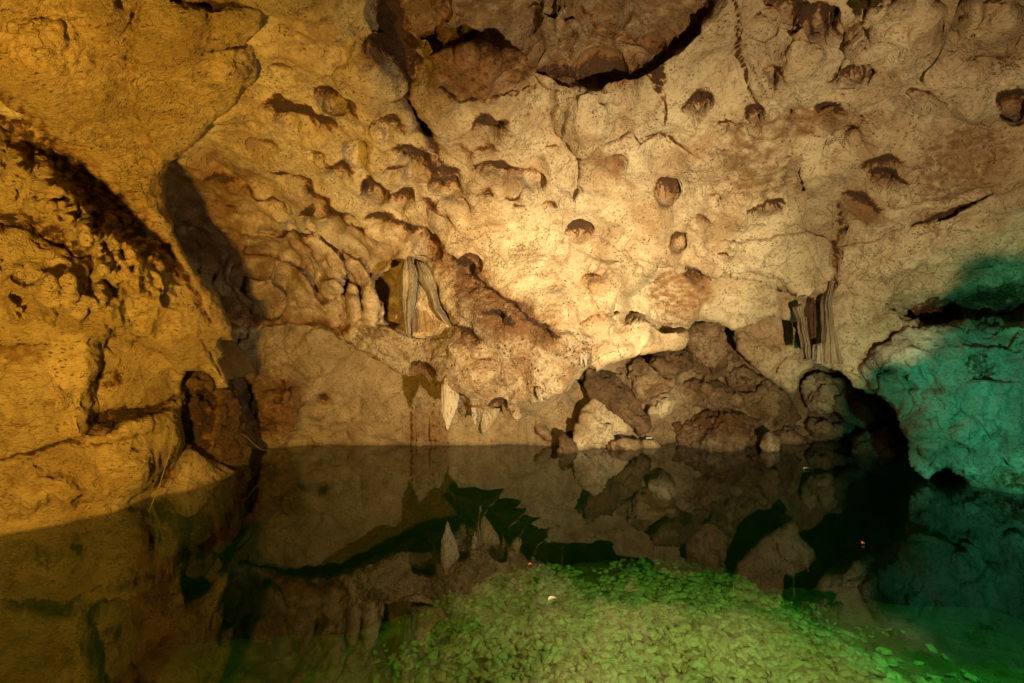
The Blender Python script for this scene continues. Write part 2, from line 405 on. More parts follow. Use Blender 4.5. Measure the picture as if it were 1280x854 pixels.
R_DARK = rock_mat('dark brown rock', light=(.22, .14, .07), mid=(.12, .065, .028), brown=.8, speck=.6, bump=1.4)
R_CALC = rock_mat('white calcite', light=(.50, .45, .37), mid=(.38, .31, .22), brown=.5, speck=.5, bump=1.3, rough_=.6, stretch=((0, 0, 0), (1.6, 1.6, .35)))
R_DRAPE = rock_mat('pale drapery stone', light=(.43, .35, .235), mid=(.31, .225, .13), brown=.6, speck=.5, bump=1.3, rough_=.6, stretch=((0, 0, 0), (2.4, 2.4, .3)))
R_AMBER = rock_mat('amber drapery stone', light=(.33, .22, .105), mid=(.25, .155, .065), brown=.5, speck=.4, bump=1.2, rough_=.6, stretch=((0, 0, 0), (2.4, 2.4, .3)))
R_BED = rock_mat('lake bed silt', light=(.42, .40, .24), mid=(.26, .23, .13), brown=.5, speck=.3, damp_deepshade=False)
R_STONE = rock_mat('lake bed stone', light=(.62, .60, .38), mid=(.50, .46, .27), brown=.3, speck=.3, damp_deepshade=False, patch=5, bump=.5)

# ------------------------------------------------------------------ CEILING
ceilY = RBF([(-700, -450, 1.0), (0, -450, 1.3), (640, -450, 1.6), (1280, -450, 1.45), (1980, -450, 1.1),
             (-700, 0, 1.6), (-300, 100, 2.1), (0, 0, 2.5), (200, 0, 2.7), (420, 0, 2.9), (640, 0, 3.0), (860, 0, 3.0), (1080, 0, 2.9), (1280, 0, 2.7), (1980, 0, 1.8),
             (-700, 300, 2.6), (0, 150, 3.3), (150, 150, 3.7), (300, 150, 4.1), (480, 130, 3.75), (640, 130, 3.75), (800, 120, 3.75), (1000, 110, 3.7), (1150, 110, 3.55), (1280, 110, 3.3),
             (220, 230, 5.2), (330, 230, 5.0), (440, 220, 4.7), (560, 220, 4.45), (700, 220, 4.4), (860, 220, 4.4), (1000, 220, 4.35), (1150, 220, 4.1), (1280, 230, 3.8), (1980, 250, 2.6),
             (220, 320, 6.2), (300, 320, 6.1), (400, 310, 5.7), (480, 310, 5.3), (600, 310, 4.95), (720, 310, 4.85), (820, 310, 4.9), (1000, 320, 4.9), (1150, 330, 4.6), (1280, 330, 4.3),
             (290, 400, 6.5), (370, 400, 6.3), (440, 410, 5.95), (520, 420, 5.55), (620, 420, 4.95), (700, 400, 4.78), (760, 380, 4.92), (900, 380, 5.25), (1020, 400, 5.2), (1100, 420, 4.95), (1200, 420, 4.7),
             (560, 480, 5.45), (620, 500, 5.18), (690, 490, 4.9), (1100, 490, 5.05), (1280, 500, 4.6), (1980, 450, 3.0), (-300, 400, 3.2), (100, 400, 6)])
fc = Feat()
# recessed dome at top centre and dark fissures
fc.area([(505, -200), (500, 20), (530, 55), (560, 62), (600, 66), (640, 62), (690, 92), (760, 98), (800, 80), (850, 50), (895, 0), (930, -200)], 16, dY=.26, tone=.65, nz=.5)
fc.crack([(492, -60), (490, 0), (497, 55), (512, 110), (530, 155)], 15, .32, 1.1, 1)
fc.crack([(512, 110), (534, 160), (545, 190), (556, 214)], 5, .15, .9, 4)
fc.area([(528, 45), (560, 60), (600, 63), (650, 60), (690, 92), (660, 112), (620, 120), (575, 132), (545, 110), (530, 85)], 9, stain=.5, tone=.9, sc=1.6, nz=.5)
fc.step([(535, 40), (560, 58), (600, 62), (640, 60), (685, 88)], 6, -.18, 30, .5, 3, 8, 5)
fc.step([(545, 100), (575, 126), (620, 120), (660, 114), (684, 108)], 5, -.10, 16, .6, 3, 7, 6)
fc.crack([(680, 87), (720, 86), (770, 84), (800, 88)], 4, .05, .9, 7)
fc.crack([(788, 98), (812, 78), (850, 48), (880, 18), (905, -20), (930, -80)], 7, .05, 1.2, 8)
fc.area([(740, 85), (800, 85), (810, 105), (770, 125), (745, 110)], 8, stain=.35, tone=.6)
fc.area([(806, 90), (828, 72), (832, 100), (828, 130), (820, 112)], 5, stain=1.1, nz=.8, sc=.5)
fc.crack([(831, 118), (832, 135), (830, 152)], 2, .0, .8, 9)
fc.dent(620, 20, 75, 60, .12); fc.dent(700, 30, 55, 60, -.18); fc.dent(755, 20, 40, 32, .14); fc.dent(560, 20, 35, 45, -.10)
fc.crack([(560, -10), (556, 20), (548, 42)], 3, .06, .5, 11); fc.crack([(720, 0), (720, 40), (712, 78)], 1.6, .05, .6, 12)
fc.crack([(735, 15), (755, 38), (790, 52), (830, 55)], 2, .06, .6, 13)
# pillow lobe in the middle
fc.step([(692, 100), (690, 140), (700, 168), (722, 188), (738, 190)], 7, .12, 60, .25, 3, 9, 14)
fc.area([(722, 186), (745, 185), (775, 200), (800, 240), (765, 225)], 8, tone=.7, stain=.2)
fc.dent(735, 140, 45, 52, -.16, hard=.7); fc.dent(560, 155, 30, 45, -.12, hard=.8); fc.dent(455, 95, 38, 60, -.12, hard=.8)
fc.dent(775, 190, 45, 30, -.10, hard=.8)
P_ = [(612, 165, 23, 19, .95, 0, 1.1, 1), (608, 191, 16, 8, .45, 0, .3, 1), (620, 218, 27, 15, 1.2, 5, 1, 1), (660, 232, 22, 17, .45, 20, .9, 1), (556, 224, 17, 12, .8, 0, .4, 1.2),
      (557, 243, 19, 16, .55, 0, .7, 1), (515, 207, 27, 22, .7, 30, 1.1, 1), (468, 245, 18, 15, 1.2, 15, 1, 1), (501, 254, 14, 12, .85, 0, .7, 1), (446, 196, 19, 17, .35, 15, 1, .5),
      (423, 217, 18, 12, .55, 25, .8, 1), (481, 158, 26, 15, .5, 25, .9, 1), (420, 131, 24, 16, 1.1, 20, 1, 1.3), (473, 66, 18, 16, 1.0, 0, .5, 1.5), (725, 293, 15, 11, 1.0, 0, .6, 1.6),
      (832, 245, 13, 15, 1.1, 20, .8, 1.5), (846, 308, 11, 12, .9, -30, .8, .7), (607, 246, 15, 11, .45, 10, .8, .6), (713, 241, 15, 10, .3, 5, .8, .4), (527, 307, 26, 15, .6, 40, .9, .9),
      (477, 279, 18, 10, .8, 20, .9, .8), (417, 278, 18, 16, .6, 20, .9, .8), (386, 268, 10, 12, .9, 0, .4, 1.5), (436, 268, 12, 10, .6, 20, .6, 1), (398, 249, 26, 12, .6, 28, .8, .8),
      (368, 152, 44, 17, .9, 18, .7, 1.1), (328, 193, 20, 12, .35, 10, .8, .4), (352, 221, 15, 8, .6, 15, .7, .8), (371, 303, 24, 10, .5, 25, .8, .4), (272, 229, 22, 9, .6, 12, .6, 1), (280, 263, 14, 8, .5, 10, .5, 1),
      (985, 19, 21, 17, .9, -5, .45, 1.6), (1018, 34, 26, 17, 1.3, 0, .5, 2.2), (951, 46, 14, 17, .35, 0, .5, .4), (970, 98, 15, 13, .45, 15, 1, .6), (1063, 100, 25, 13, .9, -5, .9, 1.8),
      (871, 138, 18, 15, .8, -15, .8, 1.2), (912, 158, 15, 9, .7, 0, .6, .8), (947, 147, 13, 13, .9, -30, .6, 1.2), (1105, 210, 27, 11, .8, -12, .7, 1.6), (1109, 224, 20, 10, 1.2, 0, .8, 2),
      (957, 262, 22, 9, 1.3, -4, .8, 2), (1240, 76, 40, 20, .45, -8, .8, .8), (1159, 131, 22, 9, .5, 15, 1.1, .3), (1267, 137, 18, 18, 1.0, 0, .9, .6), (907, 320, 10, 6, .7, 0, .5, 1), (1034, 141, 16, 13, .9, 0, .6, 1.4),
      (740, 350, 11, 7, .7, 0, .5, 1), (585, 335, 14, 14, .6, 30, .7, .8), (870, 348, 16, 10, .7, 10, .7, .9), (1078, 258, 24, 14, .7, 15, .5, .8), (895, 250, 14, 11, .3, 0, .7, .4), (1060, 46, 10, 12, .4, 0, .5, 1), (648, 262, 10, 7, .5, 0, .5, 1),
      (770, 205, 14, 9, .3, 0, .6, .6), (690, 190, 8, 6, .4, 0, .5, .6), (350, 95, 12, 8, .4, 0, .5, 1), (880, 285, 12, 7, .4, 0, .6, 1)]
P_ += [(497, 130, 18, 12, .4, 20, .8, .6), (455, 160, 16, 11, .35, 25, .8, .5), (535, 262, 15, 11, .5, 30, .8, .8), (560, 275, 14, 9, .3, 30, .7, .5), (450, 290, 16, 10, .5, 30, .8, .8), (500, 290, 16, 9, .5, 30, .8, .7), (395, 195, 15, 10, .35, 25, .8, .5), (380, 230, 14, 9, .5, 25, .7, .8),
       (310, 245, 14, 8, .4, 20, .6, .8), (340, 260, 18, 9, .5, 25, .7, .8), (585, 255, 13, 9, .4, 15, .7, .7), (640, 250, 12, 8, .5, 15, .6, .8), (578, 195, 14, 10, .3, 20, .7, .5), (545, 235, 10, 8, .6, 20, .6, .8), (490, 215, 12, 9, .5, 20, .7, .8), (690, 262, 11, 8, .4, 0, .6, .8)]
for p in P_: fc.pit(*p)
# right-hand ceiling cracks and plates
fc.crack([(912, -20), (922, 30), (928, 80), (937, 110), (947, 134)], .7, .05, 1.2, 15)
fc.crack([(990, 133), (983, 155), (993, 172), (1000, 200), (1002, 238)], 1.4, .10, 1.2, 16)
fc.crack([(990, 133), (985, 165), (988, 185), (980, 200)], 1.8, .08, 1.0, 17)
fc.crack([(800, 172), (825, 165), (845, 180), (880, 196)], 1.4, .03, .8, 18); fc.crack([(745, 185), (790, 165), (800, 180), (827, 162)], 1.4, .03, .8, 19)
fc.crack([(1282, 185), (1262, 205), (1240, 240), (1200, 262), (1160, 275), (1138, 282)], 2., .10, 1.1, 20)
fc.crack([(1048, 255), (1052, 290), (1045, 330), (1046, 352), (1030, 380)], 1.2, .10, .9, 21)
fc.crack([(1075, -30), (1085, 15), (1070, 50), (1040, 95)], 1.4, .04, .7, 22); fc.crack([(1220, -10), (1232, 30), (1262, 40), (1300, 42)], 2.6, .10, .6, 23)
fc.step([(955, 135), (1000, 125), (1060, 128), (1110, 126), (1160, 135), (1225, 146), (1300, 120)], 8, .18, 50, .15, 3, 8, 24)
fc.area([(890, 190), (920, 155), (985, 140), (1000, 200), (1002, 235), (960, 250), (905, 238)], 12, tone=.55, dY=.06, nz=.8)
fc.area([(990, 128), (1050, 130), (1075, 140), (1030, 160), (1000, 165)], 8, tone=.7, stain=.25, nz=.7)
fc.area([(1145, 180), (1190, 155), (1245, 165), (1270, 185), (1240, 230), (1190, 255), (1150, 250), (1140, 215)], 12, tone=.55, stain=.15, nz=.9, sc=.7)
fc.area([(1055, 235), (1100, 245), (1100, 275), (1070, 280)], 8, tone=.8, stain=.3, nz=.6, sc=.6)
fc.dent(1120, 40, 65, 60, -.22, hard=.5); fc.dent(1240, 20, 45, 40, -.18, hard=.6); fc.dent(1000, 80, 45, 60, -.12, hard=.7); fc.dent(1075, 190, 60, 40, -.12, hard=.8); fc.dent(1220, 95, 80, 45, -.10, hard=.8)
fc.dent(1040, 215, 40, 24, -.08); fc.dent(900, 200, 35, 30, -.06); fc.step([(1010, 165), (1060, 150), (1100, 138)], 5, .09, 25, .5, 2, 6, 25)
fc.step([(860, 345), (900, 330), (950, 335), (1000, 360), (1030, 380)], 5, .12, 30, .3, 4, 6, 26)
fc.area([(800, 345), (840, 335), (880, 345), (895, 370), (860, 405), (815, 385)], 8, tone=.6, stain=.3, nz=.8, sc=.6)
fc.step([(1140, 282), (1100, 300), (1060, 305), (1010, 290), (960, 300), (880, 305)], 4, .07, 20, .25, 4, 5, 27)
fc.step([(1060, 355), (1120, 345), (1190, 330), (1290, 315)], 5, .10, 25, .2, 4, 6, 28)
# dark horizontal recess over the green overhang
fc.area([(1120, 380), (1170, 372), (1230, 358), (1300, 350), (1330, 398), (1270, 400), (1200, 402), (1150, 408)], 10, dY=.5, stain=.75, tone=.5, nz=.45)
# groove over the prow
fc.step([(690, 300), (770, 290), (806, 318)], 4, .0, 10, .0)
fc.step([(800, 316), (818, 322), (812, 345), (790, 372), (783, 396)], 4, 0, 10, .0)
fc.step([(545, 285), (575, 325), (610, 350), (640, 370), (680, 398), (700, 410)], 6, .16, 45, .75, 3, 10, 30)  # the groove's shadow line is also painted along its lower side
fc.area([(560, 300), (585, 320), (640, 365), (690, 400), (700, 430), (640, 420), (600, 400), (560, 360), (520, 330)], 14, tone=.55, stain=.2, nz=.9, sc=.6)
fc.area([(575, 330), (620, 345), (700, 405), (730, 440), (700, 492), (640, 508), (560, 480), (470, 435), (450, 405), (520, 415), (560, 420)], 16, tone=.30, stain=.10, nz=1., sc=.35)
fc.area([(720, 400), (780, 385), (770, 410), (745, 430), (733, 445)], 6, pale=.25, nz=.9)
for p in [(582, 423, 17, 11, .8, 25, .9, 1), (628, 407, 17, 11, 1.0, 25, 1, 1), (675, 418, 20, 11, 1.1, 25, 1.2, .9), (529, 466, 16, 10, 1.1, 15, 1.2, .9), (577, 500, 13, 9, .8, 0, .9, .8), (622, 512, 12, 9, .8, 0, .8, .9),
          (752, 410, 26, 14, .5, -5, .8, .5), (560, 398, 9, 6, .5, 0, .5, 1), (648, 452, 10, 6, .3, 0, .5, 1), (605, 455, 14, 8, .3, 10, .5, 1)]: fc.pit(*p)
fc.step([(818, 322), (806, 350), (788, 372), (782, 398)][::-1], 3, .55, 200, .0, 2, 8, 31)          # right flank of the bright nose
fc.dent(770, 350, 45, 55, -.16, hard=.8); fc.dent(760, 405, 26, 20, -.12)
# alcoves at the draperies, folds of the recess
fc.area([(470, 350), (484, 338), (500, 325), (508, 330), (508, 405), (500, 414), (486, 408), (478, 390)], 5, dY=.45, tone=.5, stain=.1)  # alcove shadow deepened by a darker colour inside
fc.area([(505, 325), (530, 330), (550, 372), (575, 408), (560, 418), (505, 414)], 5, dY=.16)
for k, (pts, d) in enumerate([([(300, 320), (340, 318), (372, 335), (392, 362), (398, 385)], .16), ([(345, 285), (400, 300), (425, 318), (432, 345), (425, 372)], .15), ([(375, 278), (415, 310), (430, 330)], .10),
                              ([(420, 312), (448, 325), (464, 348)], .22), ([(425, 345), (448, 362), (450, 395), (438, 408)], .14), ([(462, 355), (470, 375), (470, 410)], .2), ([(320, 290), (352, 300), (378, 290)], .07),
                              ([(340, 355), (352, 365), (356, 380), (346, 392), (325, 393)], .12), ([(395, 350), (420, 352), (432, 375), (430, 400)], .10), ([(290, 325), (287, 350), (300, 372)], .08)]):
    fc.step(pts[::-1], 3, d*1.5, 18, .65, 1.5, 4, 40+k)  # shadow edge beside each fold is painted in as well
fc.dent(320, 355, 42, 34, -.34, hard=.8); fc.dent(378, 355, 24, 34, -.22); fc.dent(410, 360, 22, 42, -.20); fc.dent(440, 375, 14, 34, -.16); fc.dent(462, 378, 10, 34, -.14)
fc.dent(248, 338, 5, 9, .12, stain=.9); fc.dent(268, 347, 5, 9, .12, stain=.9)
fc.area([(270, 372), (330, 392), (360, 392), (410, 400), (440, 405), (430, 425), (390, 408), (330, 410), (285, 415)], 6, dY=.12, stain=.6, tone=.5)
fc.area([(205, 215), (260, 190), (330, 205), (300, 260), (320, 320), (250, 330), (200, 280)], 25, tone=.75, nz=.4)  # brown tone puts the shade of the left recess into the colour
fc.area([(230, 300), (330, 290), (430, 310), (470, 345), (465, 410), (380, 405), (280, 410)], 20, tone=.5, nz=.5)  # lower recess toned darker too, as shade painted on the rock
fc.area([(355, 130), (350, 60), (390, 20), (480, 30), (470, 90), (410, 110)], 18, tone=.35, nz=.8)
ceil_out = [(-700, -460), (1990, -460), (1990, 460), (1500, 520), (1290, 560), (1250, 470), (1190, 440), (1140, 440), (1105, 470), (1092, 492), (1070, 485), (1052, 472), (1032, 458), (1016, 440), (1000, 400), (962, 393), (935, 404),
            (916, 412), (896, 399), (869, 401), (858, 424), (850, 439), (823, 443), (800, 446), (784, 447), (763, 455), (747, 465), (738, 455), (733, 462), (726, 470), (712, 490), (698, 494), (688, 497), (676, 502), (664, 500),
            (655, 505), (640, 512), (628, 515), (612, 512), (600, 518), (588, 516), (574, 520), (562, 500), (552, 484), (538, 478), (528, 470), (512, 472), (500, 468), (482, 456), (470, 446), (452, 438), (440, 428),
            (420, 416), (395, 410), (368, 402), (330, 412), (288, 422), (200, 440), (-150, 500), (-700, 480)]
U = axis(-700, 1980, -10, 1292, 1.7, 22); Vv = axis(-455, 590, -10, 524, 1.7, 22)
Vv = np.r_[Vv[Vv < 524], np.arange(524, 600, 4)]
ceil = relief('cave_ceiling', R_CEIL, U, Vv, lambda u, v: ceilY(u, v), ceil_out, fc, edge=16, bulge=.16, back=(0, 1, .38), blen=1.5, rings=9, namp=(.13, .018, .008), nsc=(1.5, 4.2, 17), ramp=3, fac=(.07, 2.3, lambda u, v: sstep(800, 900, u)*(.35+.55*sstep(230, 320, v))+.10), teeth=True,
              split=[('hanging_rock', [(440, 427), (452, 405), (500, 412), (570, 412), (575, 370), (560, 310), (572, 325), (640, 368), (700, 410), (735, 425), (740, 460), (712, 530), (560, 540), (430, 440)], R_PROW)])
tag(ceil[0], 'hanging rock mass with rough brown crust and ragged lower fringe above the lake', 'rock')
tag(ceil[1], kind='structure')

# ------------------------------------------------------------------ FAR WALL (goes on below the lake)
wallY = RBF([(-100, 560, 6.0), (100, 560, 6.2), (250, 560, 6.5), (310, 560, 6.7), (380, 556, 6.95), (500, 556, 7.0), (600, 556, 7.0), (690, 556, 7.0), (740, 556, 7.2), (850, 556, 7.15), (1000, 556, 7.35), (1100, 560, 7.5), (1300, 560, 7.0),
             (250, 450, 6.7), (350, 440, 6.9), (500, 440, 7.1), (690, 440, 7.2), (850, 440, 7.25), (1100, 440, 7.4), (1300, 440, 7.2), (300, 300, 7.2), (600, 300, 7.4), (1000, 300, 7.9), (0, 300, 6.2), (1300, 300, 7),
             (300, 800, 6.6), (600, 800, 6.8), (1000, 800, 7.6), (0, 800, 5.8), (600, 100, 7.2), (1300, 800, 6.8), (-400, 500, 5), (1700, 500, 5.5)])
fw = Feat()
fw.dent(405, 497, 16, 14, .14, stain=.9, ang=-30); fw.dent(345, 505, 50, 42, -.3, hard=.8, tone=.6, stain=.15); fw.dent(335, 530, 38, 25, .15, stain=.5, tone=.5); fw.dent(350, 490, 24, 18, -.14)
fw.step([(355, 470), (358, 490), (350, 508), (338, 505)], 3, .12, 12, .8, 1, 5, 50); fw.area([(300, 470), (340, 455), (375, 480), (372, 540), (360, 558), (300, 560)], 8, tone=.6, stain=.25, nz=.8, sc=.5)
for k, (a, b, c) in enumerate([(400, 528, 60), (430, 540, 70), (470, 535, 60), (500, 548, 50), (380, 545, 30)]): fw.dent(a, b, c*.7, 10, -.07, ang=12, hard=.9)
for k in range(9):
    x = 516+k*5.6+rng.uniform(-1, 1); fw.crack([(x, 505+rng.uniform(-8, 8)), (x+rng.uniform(-1, 1), 530), (x, 560)], rng.uniform(.8, 3), .03, rng.uniform(.3, 1.0), 60+k, 2.2)
fw.area([(508, 530), (525, 508), (555, 515), (568, 535), (562, 562), (512, 560)], 9, tone=.25, nz=.9, sc=.5)
for k in range(7):
    x = 612+k*11+rng.uniform(-3, 3); fw.crack([(x, 520+rng.uniform(-5, 8)), (x+1, 535), (x+rng.uniform(-2, 2), 560)], rng.uniform(1, 2.4), .03, rng.uniform(.25, .6), 80+k, 1)
fw.dent(680, 540, 14, 10, -.12); fw.crack([(665, 532), (672, 545), (690, 552)], 2, .08, .7, 90, 1.5)
fw.crack([(420, 555), (440, 551), (500, 548), (560, 552), (620, 551)], 1.2, .02, .4, 91, 1)
fw.area([(470, 440), (500, 462), (498, 520), (470, 470)], 10, tone=.1)
U = axis(-400, 1700, 180, 1290, 2.4, 24); Vv = axis(60, 1100, 260, 640, 2.4, 14)
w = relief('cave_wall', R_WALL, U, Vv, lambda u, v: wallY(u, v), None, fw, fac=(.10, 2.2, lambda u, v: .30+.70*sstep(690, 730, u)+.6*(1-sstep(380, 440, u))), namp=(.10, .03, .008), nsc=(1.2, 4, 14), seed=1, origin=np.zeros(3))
tag(w, kind='structure')

# ------------------------------------------------------------------ LEFT BUTTRESS
leftY = RBF([(-700, -300, 1.4), (-700, 300, 2.2), (-700, 800, 2.2), (-300, 0, 2.0), (-300, 500, 3.0), (-300, 900, 2.8), (0, -200, 1.8), (200, -200, 2.0), (400, -200, 2.1),
             (0, 0, 2.35), (100, 0, 2.5), (200, 0, 2.6), (345, 0, 2.8), (0, 100, 2.8), (120, 120, 3.1), (250, 110, 3.4), (200, 205, 3.95), (0, 200, 3.2), (100, 200, 3.6), (150, 260, 3.95),
             (0, 300, 3.3), (100, 320, 3.65), (200, 330, 4.1), (0, 400, 3.6), (100, 400, 3.8), (200, 400, 4.25), (280, 430, 4.7), (0, 500, 3.75), (100, 500, 3.95), (220, 500, 4.7), (0, 600, 3.8), (100, 600, 4.0), (190, 600, 4.5),
             (0, 665, 3.78), (100, 645, 4.05), (185, 625, 4.55), (0, 900, 3.6), (180, 900, 4.4), (100, 750, 4.0)])
fl = Feat()
fl.area([(-40, 90), (30, 130), (110, 200), (165, 250), (215, 310), (230, 350), (190, 330), (120, 280), (60, 215), (-40, 150)], 18, dY=.20, stain=.7, tone=.8, nz=.9, sc=.8)
fl.area([(-40, -60), (180, -60), (165, 120), (180, 190), (130, 200), (40, 120), (-40, 80)], 20, tone=.30, stain=.10, nz=1.1, sc=.7)
fl.step([(180, -60), (178, 40), (168, 100), (172, 140), (195, 190), (206, 220)], 8, .10, 60, .4, 4, 9, 1)
fl.area([(-40, 255), (40, 262), (90, 290), (120, 322), (100, 330), (40, 295), (-40, 280)], 9, dY=.12, stain=.75, tone=.5, nz=.9)
fl.dent(120, 290, 190, 38, -.40, ang=38, hard=1.); fl.dent(60, 250, 200, 16, .10, ang=38, hard=1.)
fl.dent(85, 375, 150, 46, -.30, hard=1., ang=16); fl.dent(200, 385, 70, 30, -.12, hard=1, ang=30)
fl.area([(120, 430), (140, 416), (170, 418), (205, 440), (225, 465), (222, 505), (190, 515), (150, 528), (125, 540), (108, 535), (112, 480)], 11, dY=.24, tone=.25, nz=.6)
fl.area([(110, 515), (150, 505), (190, 502), (222, 495), (200, 518), (150, 530), (120, 542), (106, 540)], 8, dY=.12, stain=1.0, nz=.5)
fl.area([(113, 460), (150, 458), (150, 485), (112, 490)], 6, stain=.6, nz=.8)
fl.step([(125, 435), (138, 418), (165, 416), (180, 424)], 3, .12, 12, .8, 1, 5, 2)
fl.step([(0, 575), (60, 562), (110, 548), (160, 550), (200, 540)][::-1], 5, -.10, 40, .35, 3, 4, 3)
fl.crack([(-10, 575), (40, 568), (90, 552), (140, 556)], 2.4, .06, .7, 5, 3); fl.crack([(130, 545), (150, 530), (200, 515), (220, 508)], 2, .05, .6, 6, 3)
fl.crack([(-10, 430), (30, 432), (60, 430)], 5, .06, .6, 7); fl.area([(-30, 425), (50, 430), (60, 450), (-30, 470)], 12, tone=.6, stain=.2)
fl.dent(30, 480, 60, 34, -.10, hard=1); fl.dent(70, 505, 26, 26, -.08, tone=.2); fl.dent(60, 610, 100, 36, -.16, hard=1); fl.dent(170, 585, 50, 44, -.14, hard=1); fl.dent(60, 60, 70, 50, -.12, hard=1); fl.dent(130, 10, 40, 60, -.10, hard=1)
for (a, b, c, d) in [(70, 590, 16, 9), (25, 530, 22, 10), (40, 612, 20, 8), (100, 630, 18, 7), (150, 590, 14, 6), (10, 600, 12, 8), (60, 505, 14, 8), (170, 560, 16, 5)]: fl.dent(a, b, c, d, .03, stain=.30, tone=.5)
fl.crack([(215, 0), (270, 10), (350, 4)], 3.5, .06, .9, 9, 3); fl.crack([(265, 60), (300, 60), (330, 45), (330, 90), (310, 115)], 3, .07, .7, 10, 4)
fl.dent(285, 90, 30, 20, -.08, pale=.1); fl.dent(230, 60, 60, 60, -.10, hard=1.); fl.dent(250, 20, 60, 26, -.05)
fl.dent(275, 150, 10, 12, .06, stain=.4)
fl.step([(262, 430), (270, 440), (285, 445)], 2, .1, 8, .5, 1, 4, 12); fl.crack([(250, 425), (265, 445), (278, 470)], 1.6, .04, .5, 13, 1)
fl.crack([(200, 300), (230, 340), (262, 400)], 5, .04, .6, 14, 3)
left_out = [(-700, -320), (420, -320), (352, 0), (336, 22), (328, 60), (322, 95), (300, 122), (282, 140), (262, 160), (235, 185), (214, 205), (207, 225), (208, 258), (219, 292), (236, 330), (252, 348), (272, 374), (290, 408),
            (293, 425), (276, 426), (284, 446), (276, 452), (284, 470), (286, 484), (274, 486), (264, 468), (250, 460), (233, 463), (227, 478), (228, 520), (234, 556), (222, 575), (208, 598), (196, 618), (186, 630), (178, 700), (170, 920), (-700, 920)]
U = axis(-700, 420, -12, 370, 1.8, 24); Vv = axis(-320, 910, -10, 680, 1.8, 24)
o = relief('rock_buttress', R_LEFT, U, Vv, lambda u, v: leftY(u, v), left_out, fl, edge=42, bulge=.34, back=(-.15, 1, .0), blen=1.6, rings=9, namp=(.05, .024, .010), nsc=(1.6, 5.5, 16), seed=2)
tag(o, 'huge ochre flowstone buttress with fluted ribs and a dark diagonal stain, dipping into the lake', 'rock wall')

def rock_relief(name, mat, label, cat, pts, Y, step=1.7, edge=14, bulge=.14, back=(0, 1, .1), blen=.7, feat=None, seed=3, namp=(.05, .03, .010), nsc=(2.0, 5.5, 16), ramp=2, group=None, **k):
    a = np.array(pts, float); U = np.arange(a[:, 0].min()-6, a[:, 0].max()+6, step); V_ = np.arange(a[:, 1].min()-6, a[:, 1].max()+6, step)
    Yf = Y if callable(Y) else RBF(Y)
    o = relief(name, mat, U, V_, lambda u, v: Yf(u, v), pts, feat, edge=edge, bulge=bulge, back=back, blen=blen, rings=7, namp=namp, nsc=nsc, seed=seed, ramp=ramp, **k)
    return tag(o, label, cat, group)
def plane3(a, b, c): return RBF([a, b, c, ((a[0]+b[0]+c[0])/3+1, (a[1]+b[1]+c[1])/3, (a[2]+b[2]+c[2])/3)])

# dark pillar and pale toe rock beside the buttress
fp = Feat().area([(228, 488), (262, 480), (275, 500), (262, 560), (240, 560), (228, 540)], 5, dY=.12, stain=1.0, nz=.4).dent(250, 474, 22, 15, -.1).step([(228, 490), (245, 492), (262, 488), (264, 480)], 3, .1, 14, .7, 1, 5, 1).area([(262, 480), (300, 480), (305, 585), (262, 575)], 6, tone=.6, stain=.2, nz=.8, sc=.4)
rock_relief('rock_pillar', R_DARK, 'dark brown craggy rock pillar standing behind the tip of the ochre buttress', 'rock', [(196, 478), (215, 462), (262, 460), (280, 478), (300, 490), (303, 520), (308, 560), (312, 590), (300, 660), (200, 660), (190, 560)],
            [(200, 470, 5.1), (300, 480, 5.9), (262, 520, 5.35), (205, 600, 5.1), (305, 600, 5.9), (270, 660, 5.5)], fac=(.08, 3.5), feat=fp, seed=4)
ft = Feat().crack([(205, 606), (218, 580), (235, 560)], 3, .08, .7, 1, 2)
rock_relief('toe_rock', R_WALL, 'pale wedge of rock at the waterline right of the ochre buttress', 'rock', [(180, 640), (186, 604), (206, 574), (236, 560), (262, 574), (284, 582), (298, 590), (290, 640), (260, 680), (200, 700)],
            [(200, 605, 4.75), (240, 560, 5.1), (295, 590, 5.55), (240, 640, 4.8), (210, 690, 4.7)], feat=ft, seed=5)

# ------------------------------------------------------------------ GREEN OVERHANG, right
rgtY = RBF([(1090, 440, 5.0), (1140, 420, 4.85), (1200, 410, 4.7), (1300, 400, 4.45), (1700, 400, 3.2), (1100, 490, 5.15), (1150, 500, 4.8), (1220, 500, 4.55), (1300, 500, 4.4), (1700, 500, 3.2),
            (1140, 560, 5.15), (1180, 570, 4.95), (1240, 590, 4.75), (1300, 620, 4.55), (1700, 700, 3.1)])
fr = Feat()
fr.dent(1105, 468, 20, 16, .16, stain=.55, tone=.4, ang=20).dent(1140, 450, 40, 26, -.12, hard=1).dent(1215, 540, 34, 34, -.14, hard=.9).dent(1160, 545, 28, 40, -.12, hard=.9).dent(1270, 560, 40, 40, -.08, hard=1)
fr.area([(1195, 455), (1225, 440), (1255, 455), (1250, 480), (1220, 478)], 7, tone=.7, stain=.5, nz=1., sc=.4).crack([(1182, 500), (1186, 520), (1178, 560), (1160, 580)], 3, .07, .4, 2, 3)
fr.step([(1150, 520), (1190, 505), (1220, 520), (1240, 545), (1245, 548)], 4, .08, 25, .35, 3, 5, 3).crack([(1250, 395), (1262, 410), (1258, 428)], 3, .10, .8, 4, 2)
fr.area([(1235, 600), (1270, 590), (1300, 600), (1300, 622), (1250, 616)], 7, tone=.8, stain=.5, nz=.9, sc=.5).dent(1257, 575, 9, 8, .05, stain=.5).area([(1140, 505), (1185, 515), (1180, 560), (1150, 575)], 10, tone=.35).crack([(1100, 455), (1130, 470), (1145, 500), (1142, 520)], 2.4, .06, .4, 6, 2)
